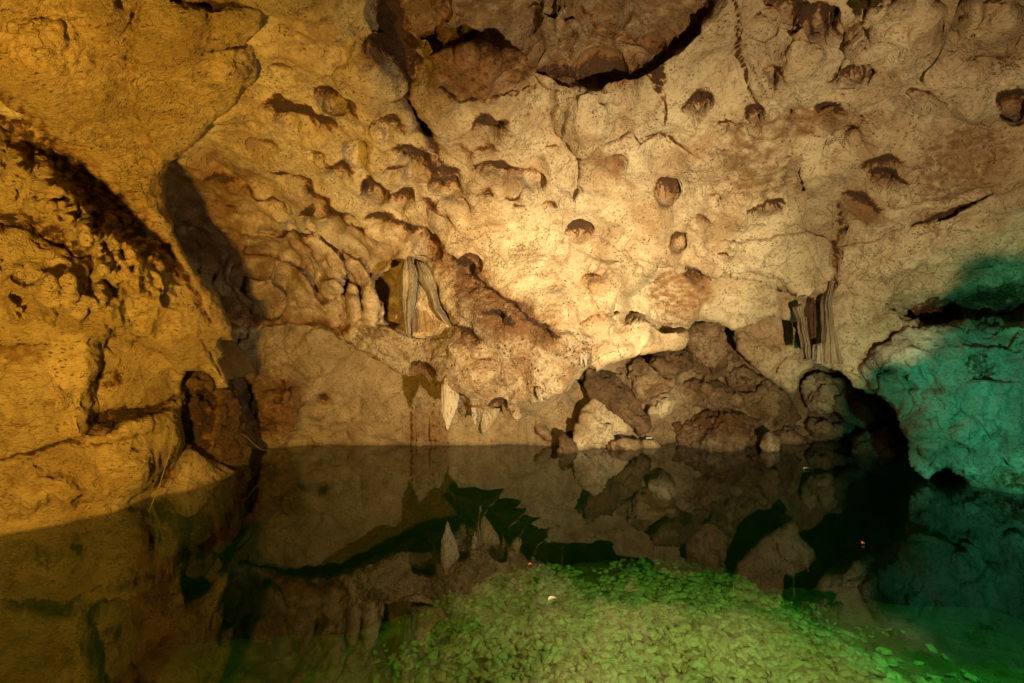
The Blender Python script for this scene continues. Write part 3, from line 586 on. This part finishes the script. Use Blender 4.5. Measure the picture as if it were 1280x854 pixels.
rock_relief('overhanging_rock', R_RIGHT, 'large pale rock overhang lit green, curving down to the lake at the right edge', 'rock',
            [(1072, 462), (1088, 446), (1108, 428), (1130, 414), (1170, 406), (1230, 402), (1300, 396), (1700, 380), (1700, 740), (1330, 640), (1285, 622), (1250, 618), (1217, 609), (1198, 594), (1184, 584), (1171, 588), (1158, 592), (1146, 582), (1139, 560), (1137, 545),
             (1128, 524), (1110, 502), (1098, 492), (1082, 492)], rgtY, step=1.9, edge=16, bulge=.2, back=(.1, 1, .25), blen=1.3, feat=fr, seed=6, namp=(.09, .045, .014), fac=(.08, 2.4))

# block hanging behind, under the right-hand ceiling
fb = Feat().dent(960, 420, 40, 26, .05).crack([(972, 470), (975, 455), (985, 448)], 1.6, .05, .7, 1, 2)
rock_relief('hanging_block', R_CEIL, 'tan wedge-shaped block hanging behind the small rock curtain, point down', 'rock',
            [(905, 380), (916, 415), (920, 440), (930, 450), (945, 462), (962, 474), (978, 488), (992, 493), (998, 486), (1002, 474), (1012, 462), (1022, 450), (1030, 430), (1030, 375)],
            [(905, 390, 6.2), (1030, 390, 6.0), (950, 440, 6.1), (992, 490, 6.1), (1020, 440, 6.05)], back=(0, 1, .3), feat=fb, seed=7, fac=(.06, 3))

# ------------------------------------------------------------------ BOULDERS of the far shore
def bould(label, pts, Y0, tilt=(0, 0), mat=R_BOULD, seed=10, edge=9, bulge=.13, feat=None, blen=.6, name='boulder', namp=(.07, .03, .014), planes=5):
    a = np.array(pts, float); c = a.mean(0); r = np.ptp(a, axis=0)/2+1e-3; rs = np.random.RandomState(seed)
    pl = [(rs.uniform(-1, 1), rs.uniform(-1, 1), rs.uniform(-.25, .15)) for _ in range(planes)]
    def Y(u, v):
        x = (u-c[0])/r[0]; y = (v-c[1])/r[1]; s = np.max([p[0]*x+p[1]*y+p[2] for p in pl], axis=0)
        return Y0+tilt[0]*x+tilt[1]*y+np.clip(s, -.2, 2)*.65*max(r)/60
    return rock_relief(name, mat, label, 'boulder', pts, Y, edge=edge, bulge=bulge, blen=blen, feat=feat, seed=seed, namp=namp, nsc=(2.2, 4.5, 15), ramp=2.4, inw=.1, fac=(.11, 3.4))
bould('large lit boulder at the waterline, pale base and rusty crown', [(820, 590), (823, 545), (830, 524), (846, 512), (872, 508), (905, 510), (925, 518), (940, 530), (950, 548), (955, 566), (950, 600)], 6.55, (0, -.22), seed=11,
      feat=Feat().area([(825, 520), (900, 505), (950, 540), (900, 545), (860, 530), (850, 555), (840, 555)], 8, tone=.8, stain=.35, nz=.9, sc=.5).area([(830, 545), (900, 545), (950, 560), (830, 563)], 6, pale=.35))
bould('dark sloping slab leaning against the foot of the bright rock nose', [(722, 470), (735, 462), (760, 462), (778, 474), (795, 492), (812, 520), (812, 540), (800, 545), (770, 520), (738, 498)], 6.75, (.1, .1), R_DARK, 12, planes=3)
bould('triangular pale rock face at the waterline below the dark slab', [(708, 580), (716, 545), (730, 508), (745, 490), (765, 508), (788, 530), (806, 543), (800, 552), (780, 550), (762, 560), (740, 580)], 6.75, (.12, .08), R_CEIL, 13, planes=3)
bould('upper tan boulder in shade with an S-shaped crack', [(765, 462), (790, 448), (820, 445), (848, 446), (852, 470), (836, 498), (818, 520), (806, 512), (790, 485), (770, 474)], 6.7, (.1, 0), R_BOULD, 14)
bould('dark brown block wedged under the ceiling edge', [(815, 440), (850, 438), (868, 445), (866, 462), (845, 474), (825, 468), (812, 455)], 6.6, (.1, 0), R_DARK, 15, planes=3)
bould('small pale chunk wedged above the gap between two boulders', [(808, 505), (815, 494), (835, 492), (845, 503), (838, 518), (822, 526), (810, 518)], 6.6, (0, -.05), R_CEIL, 16)
bould('wide shaded boulder below the ceiling shadow', [(850, 450), (862, 405), (900, 402), (920, 420), (925, 450), (912, 470), (885, 482), (858, 478)], 6.95, (.1, 0), R_BOULD, 17)
bould('rusty boulder sitting on top of the large lit boulder', [(846, 512), (852, 480), (868, 470), (900, 478), (925, 492), (938, 512), (940, 530), (915, 520), (880, 510)], 6.8, (0, -.1), R_BOULD, 18)
bould('long brown slab slanting down to the right behind the lit boulder', [(905, 470), (930, 455), (960, 475), (985, 495), (1010, 530), (1000, 545), (965, 540), (935, 530), (918, 500)], 6.95, (.1, 0), R_BOULD, 19, planes=3)
bould('brown boulder at the waterline right of the lit boulder', [(945, 590), (948, 555), (958, 535), (985, 530), (1020, 528), (1045, 540), (1052, 590)], 7.0, (.05, -.1), R_BOULD, 20)
bould('rounded pale boulder under the tip of the hanging block', [(998, 490), (1008, 470), (1024, 460), (1040, 468), (1048, 490), (1044, 508), (1030, 516), (1012, 512), (1002, 502)], 6.95, (0, 0), R_CEIL, 21, planes=3)
bould('big smooth draped boulder under the right ceiling edge', [(1035, 470), (1070, 478), (1100, 492), (1120, 512), (1118, 535), (1090, 540), (1060, 528), (1040, 512), (1046, 492)], 6.75, (.1, 0), R_WALL, 22, planes=2, namp=(.04, .02, .008))
bould('low brown rock between the two right-hand boulders', [(1010, 515), (1035, 510), (1062, 525), (1085, 540), (1080, 552), (1045, 553), (1015, 548), (1005, 530)], 6.9, (0, -.1), R_BOULD, 23)
bould('shadowed rock low on the right, half under the green overhang', [(1062, 590), (1066, 552), (1080, 540), (1110, 532), (1138, 540), (1142, 575), (1130, 600)], 6.3, (0, -.1), R_BOULD, 24)
bould('small pale stone at the waterline beside the large lit boulder', [(803, 575), (800, 556), (806, 551), (818, 552), (826, 560), (824, 578)], 6.75, (0, 0), R_CEIL, 25, edge=8, bulge=.1, planes=2)
bould('small tan stone in the shade at the lower edge of the slanting slab', [(950, 580), (952, 548), (962, 540), (975, 548), (976, 580)], 6.6, (0, 0), R_CEIL, 26, edge=10, bulge=.12, planes=2)
bould('knobbly little rock hanging right of the bright nose', [(778, 430), (782, 418), (790, 412), (800, 414), (802, 424), (796, 434), (786, 440)], 5.5, (0, 0), R_CEIL, 27, edge=9, bulge=.1, planes=2, blen=.5)
bould('low flat rock at the waterline left of the small floodlight', [(752, 572), (758, 556), (775, 549), (800, 547), (806, 558), (800, 572)], 6.7, (0, 0), R_BOULD, 28, edge=8, bulge=.1, planes=2)
bould('pointed dark rock at the waterline below the pale triangle', [(694, 580), (699, 545), (708, 540), (716, 548), (722, 560), (726, 580)], 6.5, (0, 0), R_DARK, 29, edge=8, bulge=.1, planes=2)

# ------------------------------------------------------------------ DRAPERIES
def strip(name, mat, left, right, Y, ribs=(3, .02), n=46, m=120, thick=.05, parent=None, label=None, cat=None, seed=0, curve=0., origin=None, rag=.0):
    """drapery between two picture-space edges, ribbed along its fall"""
    Lp = resample(left, 1, False); Rp = resample(right, 1, False)
    ti = np.linspace(0, 1, m); f = lambda p, t: np.stack([np.interp(t, np.linspace(0, 1, len(p)), p[:, 0]), np.interp(t, np.linspace(0, 1, len(p)), p[:, 1])], -1)
    A = f(Lp, ti); B = f(Rp, ti); s = np.linspace(0, 1, n)
    uv = A[None]*(1-s[:, None, None])+B[None]*s[:, None, None]
    S, T = np.meshgrid(s, ti, indexing='ij')
    Yv = Y(uv[..., 0], uv[..., 1]) if callable(Y) else np.full(S.shape, float(Y))
    wob = perlin(np.stack([S.ravel()*3, T.ravel()*2, np.full(S.size, seed*1.7)], -1)).reshape(S.shape)
    rib = ribs[1]*np.cos((S*ribs[0]+.25*wob)*2*np.pi)+.5*ribs[1]*np.cos((S*ribs[0]*2.6+.4*wob)*2*np.pi+1)
    Yf = Yv-curve*np.sin(np.pi*S)+rib
    if rag:
        g = perlin(np.stack([S.ravel()*9, S.ravel()*0, np.full(S.size, seed*2.1)], -1)).reshape(S.shape); uv[..., 1] += rag*g*sstep(.7, 1, T)*20
    P1 = W(uv[..., 0], uv[..., 1], Yf); P1 = P1+.006*np.stack([fbm(P1.reshape(-1, 3)*9+q*30, 3).reshape(S.shape) for q in range(3)], -1)
    nd = np.array([.1, 1, 0.02]); P2 = P1+nd*thick*(.4+.6*np.sin(np.pi*S)[..., None])
    V_ = np.vstack([P1.reshape(-1, 3), P2.reshape(-1, 3)]); off = n*m
    i, j = np.meshgrid(np.arange(n-1), np.arange(m-1), indexing='ij'); a = (i*m+j).ravel()
    q1 = np.stack([a, a+1, a+m+1, a+m], 1); q2 = q1[:, ::-1]+off
    bd = list(range(0, m))+[k*m+m-1 for k in range(1, n)]+[(n-1)*m+k for k in range(m-2, -1, -1)]+[k*m for k in range(n-2, 0, -1)]
    bd = np.array(bd); nx = np.roll(bd, -1); q3 = np.stack([bd, bd+off, nx+off, nx], 1)
    sk_ = perlin(np.stack([S.ravel()*5, T.ravel()*.7, np.full(S.size, seed*3.3)], -1)); M = np.zeros((len(V_), 3)); M[:S.size, 1] = np.clip(sk_*1.2, 0, 1)*.55; M[:S.size, 0] = np.clip(sk_*1.5-.5, 0, 1)*.4; M[:S.size, 0] += .35*(1-sstep(0, .12, T.ravel())); M[S.size:] = M[:S.size]
    o = mesh_obj(name, V_, np.vstack([q1, q2, q3]), mat, M, parent, origin=V_.mean(0) if parent is None else None)
    return tag(o, label, cat)
strip('drapery', R_AMBER, [(512, 335), (515, 380), (514, 416)], [(524, 332), (545, 380), (566, 412)], lambda u, v: 5.62+0*u, (3, .015), label='amber translucent stone drapery between the pale column and the curved sheet', cat='stone drapery', seed=1)
strip('flowstone_column', R_DRAPE, [(506, 322), (499, 345), (499, 375), (503, 400), (506, 418)], [(512, 319), (521, 340), (521, 362), (515, 395), (514, 420)], lambda u, v: 5.38+.1*(v-320)/100, (2.2, .03), curve=.16, thick=.14, label='tall pale fluted stone column hanging in the alcove of the big rock mass', cat='stone drapery', seed=2)
strip('drapery', R_DRAPE, [(520, 326), (523, 350), (532, 365), (541, 388), (552, 402), (566, 411)], [(533, 330), (545, 345), (549, 366), (550, 385), (560, 400), (573, 412)], lambda u, v: 5.40+.1*(v-320)/100, (1.4, .022), curve=.10, thick=.05, label='pale curved stone sheet sweeping down right of the fluted column', cat='stone drapery', seed=3)
for k, (l, r, mt, yy, lb) in enumerate([
        ([(994, 385), (1000, 405), (1004, 430), (1007, 450)], [(1003, 380), (1008, 405), (1013, 428), (1014, 449)], R_DRAPE, 5.15, 'narrow striped stone curtain, leftmost strand of the right-hand group'),
        ([(1020, 358), (1008, 385), (1012, 420), (1013, 448)], [(1036, 350), (1026, 385), (1022, 420), (1020, 448)], R_DARK, 5.35, 'dark recessed stone curtain between the pale strands on the right'),
        ([(1036, 350), (1029, 380), (1030, 410), (1026, 452)], [(1043, 350), (1040, 380), (1044, 415), (1054, 456)], R_DRAPE, 5.05, 'widest pale ribbed stone curtain at the right-hand fissure'),
        ([(1020, 432), (1018, 440), (1018, 452)], [(1030, 428), (1033, 445), (1034, 458)], R_CALC, 5.08, 'short pale stub of curtain below the dark one')]):
    strip('rock_curtain', mt, l, r, yy, (2.3, .018), thick=.12, curve=.06, label=lb, cat='stone curtain', seed=10+k, n=30, m=80, rag=.15)

# ------------------------------------------------------------------ STALACTITES
def stal(label, pts, mat=R_CALC, seed=0, cat='stalactite', group=None, name='stalactite', flat=.6):
    """pts: (u, v, radius px, Y)"""
    p = np.array(pts, float); n = 40; m = 28; t = np.linspace(0, 1, n); tt = np.linspace(0, 1, len(p))
    u, v, r, Y = [np.interp(t, tt, p[:, k]) for k in range(4)]
    for _ in range(3): r[1:-1] = (r[:-2]+2*r[1:-1]+r[2:])/4
    u = u+.5*perlin(np.c_[t*5, t*0+seed, t*0]); r = r*(1+.22*perlin(np.c_[t*7, t*0+seed, t*0+4]))
    c = W(u, v, Y); rad = r/F*Y; th = np.linspace(0, 2*np.pi, m, endpoint=False)
    T, TH = np.meshgrid(t, th, indexing='ij')
    q = np.stack([np.cos(TH).ravel()*1.5, np.sin(TH).ravel()*1.5, T.ravel()*2.5+seed*5], -1)
    k = 1+.28*perlin(q).reshape(n, m)+.14*perlin(q*np.array([2.4, 2.4, 1])+5).reshape(n, m)
    R_ = rad[:, None]*k
    V_ = c[:, None, :]+np.stack([R_*np.cos(TH), R_*np.sin(TH)*flat, np.zeros_like(TH)], -1); V_ = V_.reshape(-1, 3)
    i, j = np.meshgrid(np.arange(n-1), np.arange(m), indexing='ij'); a = (i*m+j).ravel(); b = (i*m+(j+1) % m).ravel()
    Q = np.stack([a, b, b+m, a+m], 1)
    V_ = np.vstack([V_, c[:1], c[-1:]-np.array([0, 0, rad[-1]])]); N_ = n*m
    jj = np.arange(m); tr = np.vstack([np.stack([jj, (jj+1) % m, np.full(m, N_)], 1)[:, ::-1], np.stack([(n-1)*m+jj, (n-1)*m+(jj+1) % m, np.full(m, N_+1)], 1)])
    return tag(mesh_obj(name, V_, Q, mat, np.c_[np.r_[np.tile(.55*(1-sstep(0, .35, t))[:, None], (1, m)).ravel(), .5, 0], .5*np.clip(np.r_[perlin(q*np.array([1.6, 1.6, .3])+9), 0, 0], 0, 1), np.zeros(n*m+2)], tris=tr, origin=c[0]), label, cat, group)
stal('thick white spindle-shaped stalactite hanging at the left end of the ragged fringe', [(560, 470, 4, 5.36), (561, 482, 7, 5.36), (563, 495, 9, 5.36), (562, 508, 8.5, 5.36), (560, 520, 6, 5.36), (560, 530, 3, 5.36), (559.5, 537, .8, 5.36)], seed=1)
stal('thin side strand pressed against the thick white spindle stalactite', [(555, 480, 3, 5.36), (554, 500, 3.5, 5.36), (554, 515, 2.5, 5.36), (556, 524, .8, 5.36)], R_DRAPE, seed=2)
stal('long thin amber spike under the middle of the ragged fringe', [(598, 506, 5, 5.3), (599, 520, 3.6, 5.35), (600, 535, 2.2, 5.45), (600.5, 549, .7, 5.5)], R_DRAPE, 3)
stal('pale fang hanging left of the long amber spike', [(592, 508, 3.5, 5.28), (593, 518, 2.6, 5.28), (594, 530, .8, 5.28)], R_CALC, 4)
stal('white forked icicle stalactite hanging at the right flank of the rock nose, larger prong', [(729, 436, 3.5, 4.82), (731, 445, 3, 4.82), (732, 452, 2, 4.82), (732, 460, .6, 4.82)], R_CALC, 5)
stal('small prong beside the white forked icicle at the rock nose', [(727, 440, 2.5, 4.82), (727, 448, 1.8, 4.82), (726.5, 455, .5, 4.82)], R_CALC, 6)
stal('short pale fang near the right tip of the ragged fringe', [(671, 484, 3, 4.85), (674, 494, 4, 4.85), (677, 503, .8, 4.85)], R_DRAPE, 7)
rock_relief('flowstone_fin', R_DRAPE, 'orange triangular stone fin right of the long amber spike', 'stalactite', [(600, 512), (612, 508), (626, 510), (622, 522), (612, 536), (604, 546), (601, 540)], lambda u, v: 5.32+0*u, step=1.2, edge=5, bulge=.05, blen=.08, seed=31, namp=(.01, .01, .004), ramp=1)
rock_relief('flowstone_fin', R_PROW, 'brown stubby stone fin under the right part of the fringe', 'stalactite', [(636, 508), (648, 505), (652, 520), (646, 528), (640, 522)], lambda u, v: 5.17+0*u, step=1.2, edge=5, bulge=.05, blen=.1, seed=32, namp=(.01, .01, .004), ramp=1)

# ------------------------------------------------------------------ SMALL THINGS
def plain(name, col, ro=.5, em=None, metal=0.):
    m = bpy.data.materials.new(name); nt = nodes(m); out = N(nt, 'ShaderNodeOutputMaterial'); b = N(nt, 'ShaderNodeBsdfPrincipled'); nt.links.new(b.outputs[0], out.inputs[0])
    n = N(nt, 'ShaderNodeTexNoise', ins={'Scale': 60., 'Detail': 4.}); g = N(nt, 'ShaderNodeNewGeometry'); nt.links.new(g.outputs['Position'], n.inputs['Vector'])
    mx = N(nt, 'ShaderNodeMix', data_type='RGBA'); mx.inputs[6].default_value = (*col, 1); mx.inputs[7].default_value = (*[c*.6 for c in col], 1); nt.links.new(n.outputs[0], mx.inputs[0]); nt.links.new(mx.outputs[2], b.inputs['Base Color'])
    b.inputs['Roughness'].default_value = ro; b.inputs['Metallic'].default_value = metal
    if em: b.inputs['Emission Color'].default_value = (*em[0], 1); b.inputs['Emission Strength'].default_value = em[1]
    return m
M_GREY = plain('grey painted housing', (.55, .55, .52)); M_LENS = plain('dark lamp glass', (.05, .05, .06), .15); M_CABLE = plain('pale cable', (.22, .16, .08), .8); M_LEAF = plain('pale dry leaf', (.85, .82, .55), .6); M_ORL = plain('orange dry leaf', (.75, .25, .05), .6)
def box(name, c, s, mat, parent, rot=0.):
    x, y, z = [k/2 for k in s]; b = .12*min(s); V_ = []
    for sx in (-1, 1):
        for sy in (-1, 1):
            for sz in (-1, 1): V_ += [(sx*(x-b), sy*(y-b), sz*z), (sx*(x-b), sy*y, sz*(z-b)), (sx*x, sy*(y-b), sz*(z-b))]
    import bmesh
    bm = bmesh.new(); [bm.verts.new(p) for p in V_]; bmesh.ops.convex_hull(bm, input=bm.verts[:]); me = bpy.data.meshes.new(name); bm.to_mesh(me); bm.free(); me.materials.append(mat)
    o = bpy.data.objects.new(name, me); o.location = c; o.rotation_euler[0] = rot; return link(o, parent)
fl_ = bpy.data.objects.new('floodlight', None); fl_.location = at(811, 551, 6.95); link(fl_)
tag(fl_, 'small grey floodlight standing at the waterline in the gap beside the large lit boulder', 'floodlight')
box('housing', (0, 0, .02), (.085, .05, .06), M_GREY, fl_, -.3); box('lens', (0, -.030, .014), (.06, .012, .04), M_LENS, fl_, -.3); box('bracket', (0, .01, -.025), (.10, .03, .02), M_GREY, fl_)
def cable(pts, r, label):
    P = np.array([at(*p) for p in pts]); n = 60; tt = np.linspace(0, 1, len(P)); t = np.linspace(0, 1, n)
    # smooth
    c = np.stack([np.interp(t, tt, P[:, k]) for k in range(3)], 1)
    for _ in range(6): c[1:-1] = (c[:-2]+c[1:-1]*2+c[2:])/4
    d = np.gradient(c, axis=0); d /= np.linalg.norm(d, axis=1)[:, None]; a = np.cross(d, [0, 1, .1]); a /= np.linalg.norm(a, axis=1)[:, None]; b = np.cross(d, a)
    th = np.linspace(0, 2*np.pi, 8, endpoint=False); V_ = c[:, None]+r*(a[:, None]*np.cos(th)[None, :, None]+b[:, None]*np.sin(th)[None, :, None])
    i, j = np.meshgrid(np.arange(n-1), np.arange(8), indexing='ij'); x = (i*8+j).ravel(); y = (i*8+(j+1) % 8).ravel()
    return tag(mesh_obj('cable', V_.reshape(-1, 3), np.stack([x, y, y+8, x+8], 1), M_CABLE, origin=c[0]), label, 'cable')
cable([(218, 530, 4.42), (216, 545, 4.40), (213, 565, 4.40), (206, 585, 4.4), (200, 605, 4.40), (193, 622, 4.42), (186, 640, 4.42)], .0035, 'thin cable running down the right side of the ochre buttress into the water')
cable([(300, 542, 5.75), (308, 546, 5.7), (316, 554, 5.75), (326, 562, 5.8), (336, 563, 5.9)], .0035, 'short slack cable at the waterline right of the dark pillar')
def leaf(u, v, L_, w_, mat, label, rz, Y=None):
    Y = H*F/(v-CY); c = at(u, v, Y); n = 12; V_ = []; 
    for k in range(n+1):
        t = k/n; ww = w_*math.sin(math.pi*min(.97, max(.03, t))**.8)
        for s in (-1, 0, 1): V_.append((L_*(t-.5), s*ww/2, .004+.012*(abs(s))*(1-t)+.01*math.sin(t*3)))
    Q = [(k*3+s, (k+1)*3+s, (k+1)*3+s+1, k*3+s+1) for k in range(n) for s in (0, 1)]
    o = mesh_obj('leaf', np.array(V_), np.array(Q), mat); o.location = c; o.rotation_euler[2] = rz; return tag(o, label, 'leaf')
leaf(691, 751, .065, .03, M_LEAF, 'bright yellow-white leaf floating on the dark water in front', .6)
leaf(1009, 587, .09, .05, M_LEAF, 'pale leaf floating near the far shore below the slanting slab', 0)
leaf(663, 708, .03, .015, M_ORL, 'tiny orange leaf floating in mid lake', .2); leaf(1079, 681, .02, .02, M_ORL, 'tiny orange fleck floating on the right part of the lake', .2)

# ------------------------------------------------------------------ LAKE BED, STONES, WATER
def bedz(x, y):
    n = fbm(np.stack([x*.8, y*.8, x*0], -1)*1.5, 4); xw = x+.5*n
    return -1.22-.95*(1-sstep(-2.6, .6, xw))-.55*sstep(2.3, 4.4, xw)-.20*np.maximum(y+.5*n-4.4, 0)+.10*n
x = np.linspace(-8, 8, 520); y = np.linspace(-2.5, 9, 400); X, Yg = np.meshgrid(x, y, indexing='ij')
Zb = bedz(X.ravel(), Yg.ravel()); V_ = np.stack([X.ravel(), Yg.ravel(), Zb], -1)
i, j = np.meshgrid(np.arange(519), np.arange(399), indexing='ij'); a = (i*400+j).ravel()
tag(mesh_obj('lake_bed', V_, np.stack([a, a+400, a+401, a+1], 1), R_BED, np.zeros((len(V_), 3))), kind='structure')
def stone_base(seed):
    import bmesh
    rs = np.random.RandomState(seed); bm = bmesh.new(); pts = rs.normal(size=(14, 3)); pts /= np.linalg.norm(pts, axis=1)[:, None]; pts *= np.array([1, .75, .46])
    for p in pts: bm.verts.new(p)
    bmesh.ops.convex_hull(bm, input=bm.verts[:]); bmesh.ops.delete(bm, geom=[v for v in bm.verts if not v.link_faces], context='VERTS')
    bmesh.ops.bevel(bm, geom=bm.edges[:], offset=.09, segments=1, affect='EDGES'); bmesh.ops.triangulate(bm, faces=bm.faces[:])
    bm.verts.ensure_lookup_table(); V = np.array([v.co[:] for v in bm.verts]); T = np.array([[v.index for v in f.verts] for f in bm.faces]); bm.free(); return V, T
bases = [stone_base(s) for s in range(10)]
def rotm(a, b, c):
    ca, sa, cb, sb, cc, sc = math.cos(a), math.sin(a), math.cos(b), math.sin(b), math.cos(c), math.sin(c)
    return np.array([[cc, -sc, 0], [sc, cc, 0], [0, 0, 1]])@np.array([[cb, 0, sb], [0, 1, 0], [-sb, 0, cb]])@np.array([[1, 0, 0], [0, ca, -sa], [0, sa, ca]])
rs = np.random.RandomState(21); VV = []; TT = []; MM = []; off = 0
n_try = 26000; xs = rs.uniform(-1.8, 4.8, n_try); ys = rs.uniform(2.8, 7.2, n_try)
dn = fbm(np.stack([xs*1.4, ys*1.4, xs*0+4], -1), 3); dens = (1-sstep(4.8, 7.2, ys+.9*dn))*(1-sstep(2.2, 4.7, xs+.9*dn))*sstep(-1.8, .5, xs+.6*dn); dn = fbm(np.stack([xs*1.4, ys*1.4, xs*0+4], -1), 3)
ok = rs.uniform(size=n_try) < np.clip(dens*(.85+.7*dn), 0, 1); xs = xs[ok]; ys = ys[ok]; zs = bedz(xs, ys)
big = []
for k in range(len(xs)):
    s = min(.085, .028*math.exp(abs(rs.normal())*.5)+.008); b = bases[k % 10]; R_ = rotm(rs.normal()*.2, rs.normal()*.2, rs.uniform(0, 6.28))
    v = (b[0]*s)@R_.T+np.array([xs[k], ys[k], zs[k]+s*.1+rs.uniform(0, .03)]); VV.append(v); MM.append(np.tile([[0, rs.uniform(0, 1)**2*.9, rs.uniform(0, .5)]], (len(v), 1))); TT.append(b[1]+off); off += len(v)
tag(mesh_obj('lake_bed_gravel', np.vstack(VV), None, R_STONE, np.vstack(MM), tris=np.vstack(TT), smooth=False), 'angular pale stones covering the sunlit green lake bed'.replace('sunlit ', ''), 'gravel', kind='stuff')

def water():
    m = bpy.data.materials.new('clear green lake water'); nt = nodes(m); L = nt.links.new; out = N(nt, 'ShaderNodeOutputMaterial')
    tr = N(nt, 'ShaderNodeBsdfTransparent'); gl = N(nt, 'ShaderNodeBsdfGlossy', ins={'Roughness': .0}); fr = N(nt, 'ShaderNodeFresnel'); mx = N(nt, 'ShaderNodeMixShader')
    geo = N(nt, 'ShaderNodeNewGeometry'); io = N(nt, 'ShaderNodeMapRange', ins={3: 1.7, 4: .588}); L(geo.outputs['Backfacing'], io.inputs[0]); L(io.outputs[0], fr.inputs['IOR'])
    L(fr.outputs[0], mx.inputs[0]); L(tr.outputs[0], mx.inputs[1]); L(gl.outputs[0], mx.inputs[2]); L(mx.outputs[0], out.inputs['Surface'])
    ab = N(nt, 'ShaderNodeVolumeAbsorption', ins={'Color': (.53, .87, .48, 1), 'Density': .62})
    L(ab.outputs[0], out.inputs['Volume']); return m
WM = water()
bx = np.array([(sx, sy, sz) for sz in (-3.9, 0) for sx, sy in ((-8.5, -3), (8.5, -3), (8.5, 9.5), (-8.5, 9.5))], float)
o = mesh_obj('water', bx, [(0, 3, 2, 1), (4, 5, 6, 7), (0, 1, 5, 4), (1, 2, 6, 5), (2, 3, 7, 6), (3, 0, 4, 7)], WM, smooth=False); tag(o, kind='structure')

# rest of the chamber around and behind the camera
def shell():
    n, m = 160, 90; th = np.linspace(0, 2*np.pi, n); ph = np.linspace(-.5, math.pi/2, m); T_, P2 = np.meshgrid(th, ph, indexing='ij')
    d = np.stack([np.cos(T_)*np.cos(P2), np.sin(T_)*np.cos(P2), np.sin(P2)], -1).reshape(-1, 3)
    r = np.where(d[:, 1] > 0, 9.5, 6.5)[:, None]*np.ones((1, 3))*np.array([1., 1., .55]); V = np.array([0, 1, 0])+d*r*(1+.12*fbm(d*3, 4)[:, None])
    i, j = np.meshgrid(np.arange(n-1), np.arange(m-1), indexing='ij'); a = (i*m+j).ravel()
    return tag(mesh_obj('cave_chamber', V, np.stack([a, a+m, a+m+1, a+1], 1), R_DARK, np.zeros((len(V), 3))), kind='structure')
shell()

# ------------------------------------------------------------------ LIGHT
def spot(name, loc, target, power, col, ang, blend=.6, r=.03):
    l = bpy.data.lights.new(name, 'SPOT'); l.energy = power; l.color = col; l.spot_size = math.radians(ang); l.spot_blend = blend; l.shadow_soft_size = r
    o = bpy.data.objects.new(name, l); o.location = loc
    from mathutils import Vector
    o.rotation_euler = (Vector(target)-Vector(loc)).to_track_quat('-Z', 'Y').to_euler(); return link(o)
spot('flood_and_fill_beam', (1.5, .6, .5), (1.5, 5, 1.8), 1150, (1, .73, .40), 110, 1.)
spot('flood_and_fill_beam', (1.5, .65, .5), (.60, 5, 1.6), 1800, (1, .77, .45), 66, 1.)
spot('flood_and_fill_beam', (-1.8, .9, .9), (-3.6, 4.0, 1.5), 1100, (1, .57, .08), 150, 1., .12)
spot('flood_and_fill_beam', (3.0, 2.2, .5), (5.3, 4.3, 1.0), 185, (.10, 1, .56), 84, .9)
spot('flood_and_fill_beam', (3.0, 2.2, .6), (1.2, 6.5, 1.2), 45, (.03, 1, .45), 120, 1.)
spot('flood_and_fill_beam', (1.4, 1.6, 2.3), (1.8, 4.0, -1.2), 560, (1, .74, .42), 84, 1.)  # extra unseen lamp, added to brighten the lake bed
spot('flood_and_fill_beam', (3.5, 2.9, .5), (5.0, 4.6, -1.8), 300, (.12, 1, .55), 96, 1.)
# unseen blocker added near the camera to keep the warm lamp off the right-hand wall
az = np.radians(np.linspace(27, 80, 40)); tt_ = np.linspace(0, 1, 24); A_, T_ = np.meshgrid(az, tt_, indexing='ij')
top = .5+1.2*np.tan(np.radians(9+11*sstep(31, 36, np.degrees(A_))+3*perlin(np.stack([A_.ravel()*6, A_.ravel()*0, A_.ravel()*0], -1)).reshape(A_.shape)))
Vf = np.stack([1.5+1.2*np.sin(A_), .6+1.2*np.cos(A_), -1+T_*(top+1)], -1); Vb = Vf+np.array([.25, -.05, -.05]); nn_ = 40*24
Vk = np.vstack([Vf.reshape(-1, 3), Vb.reshape(-1, 3)]); Vk += .04*np.stack([fbm(Vk*3+q*9, 3) for q in range(3)], -1)
i, j = np.meshgrid(np.arange(39), np.arange(23), indexing='ij'); a = (i*24+j).ravel(); q1 = np.stack([a, a+24, a+25, a+1], 1)
bd = np.array(list(range(24))+[k*24+23 for k in range(1, 40)]+[39*24+k for k in range(22, -1, -1)]+[k*24 for k in range(38, 0, -1)]); nx = np.roll(bd, -1)
tag(mesh_obj('lamp_blocker', Vk, np.vstack([q1, q1[:, ::-1]+nn_, np.stack([bd, nx, nx+nn_, bd+nn_], 1)]), R_DARK, np.zeros((len(Vk), 3))), kind='structure')
w = bpy.data.worlds.new('World'); scene.world = w; w.use_nodes = True; nt = w.node_tree
bg = nt.nodes['Background']; bg.inputs[0].default_value = (.5, .4, .3, 1); bg.inputs[1].default_value = .01

cam = bpy.data.cameras.new('Camera'); co = bpy.data.objects.new('Camera', cam); C.objects.link(co); co.location = (0, 0, H); co.rotation_euler = (math.pi/2, 0, 0)
cam.lens = F/1280*36; cam.sensor_width = 36; cam.clip_end = 200; cam.clip_start = .05; scene.camera = co
scene.view_settings.view_transform = 'Standard'; scene.view_settings.look = 'None'; scene.view_settings.exposure = 0
scene.render.engine = 'CYCLES'; scene.cycles.max_bounces = 6; scene.cycles.diffuse_bounces = 3; scene.cycles.transparent_max_bounces = 8; scene.cycles.use_denoising = True
scene.cycles.caustics_reflective = False; scene.cycles.caustics_refractive = False
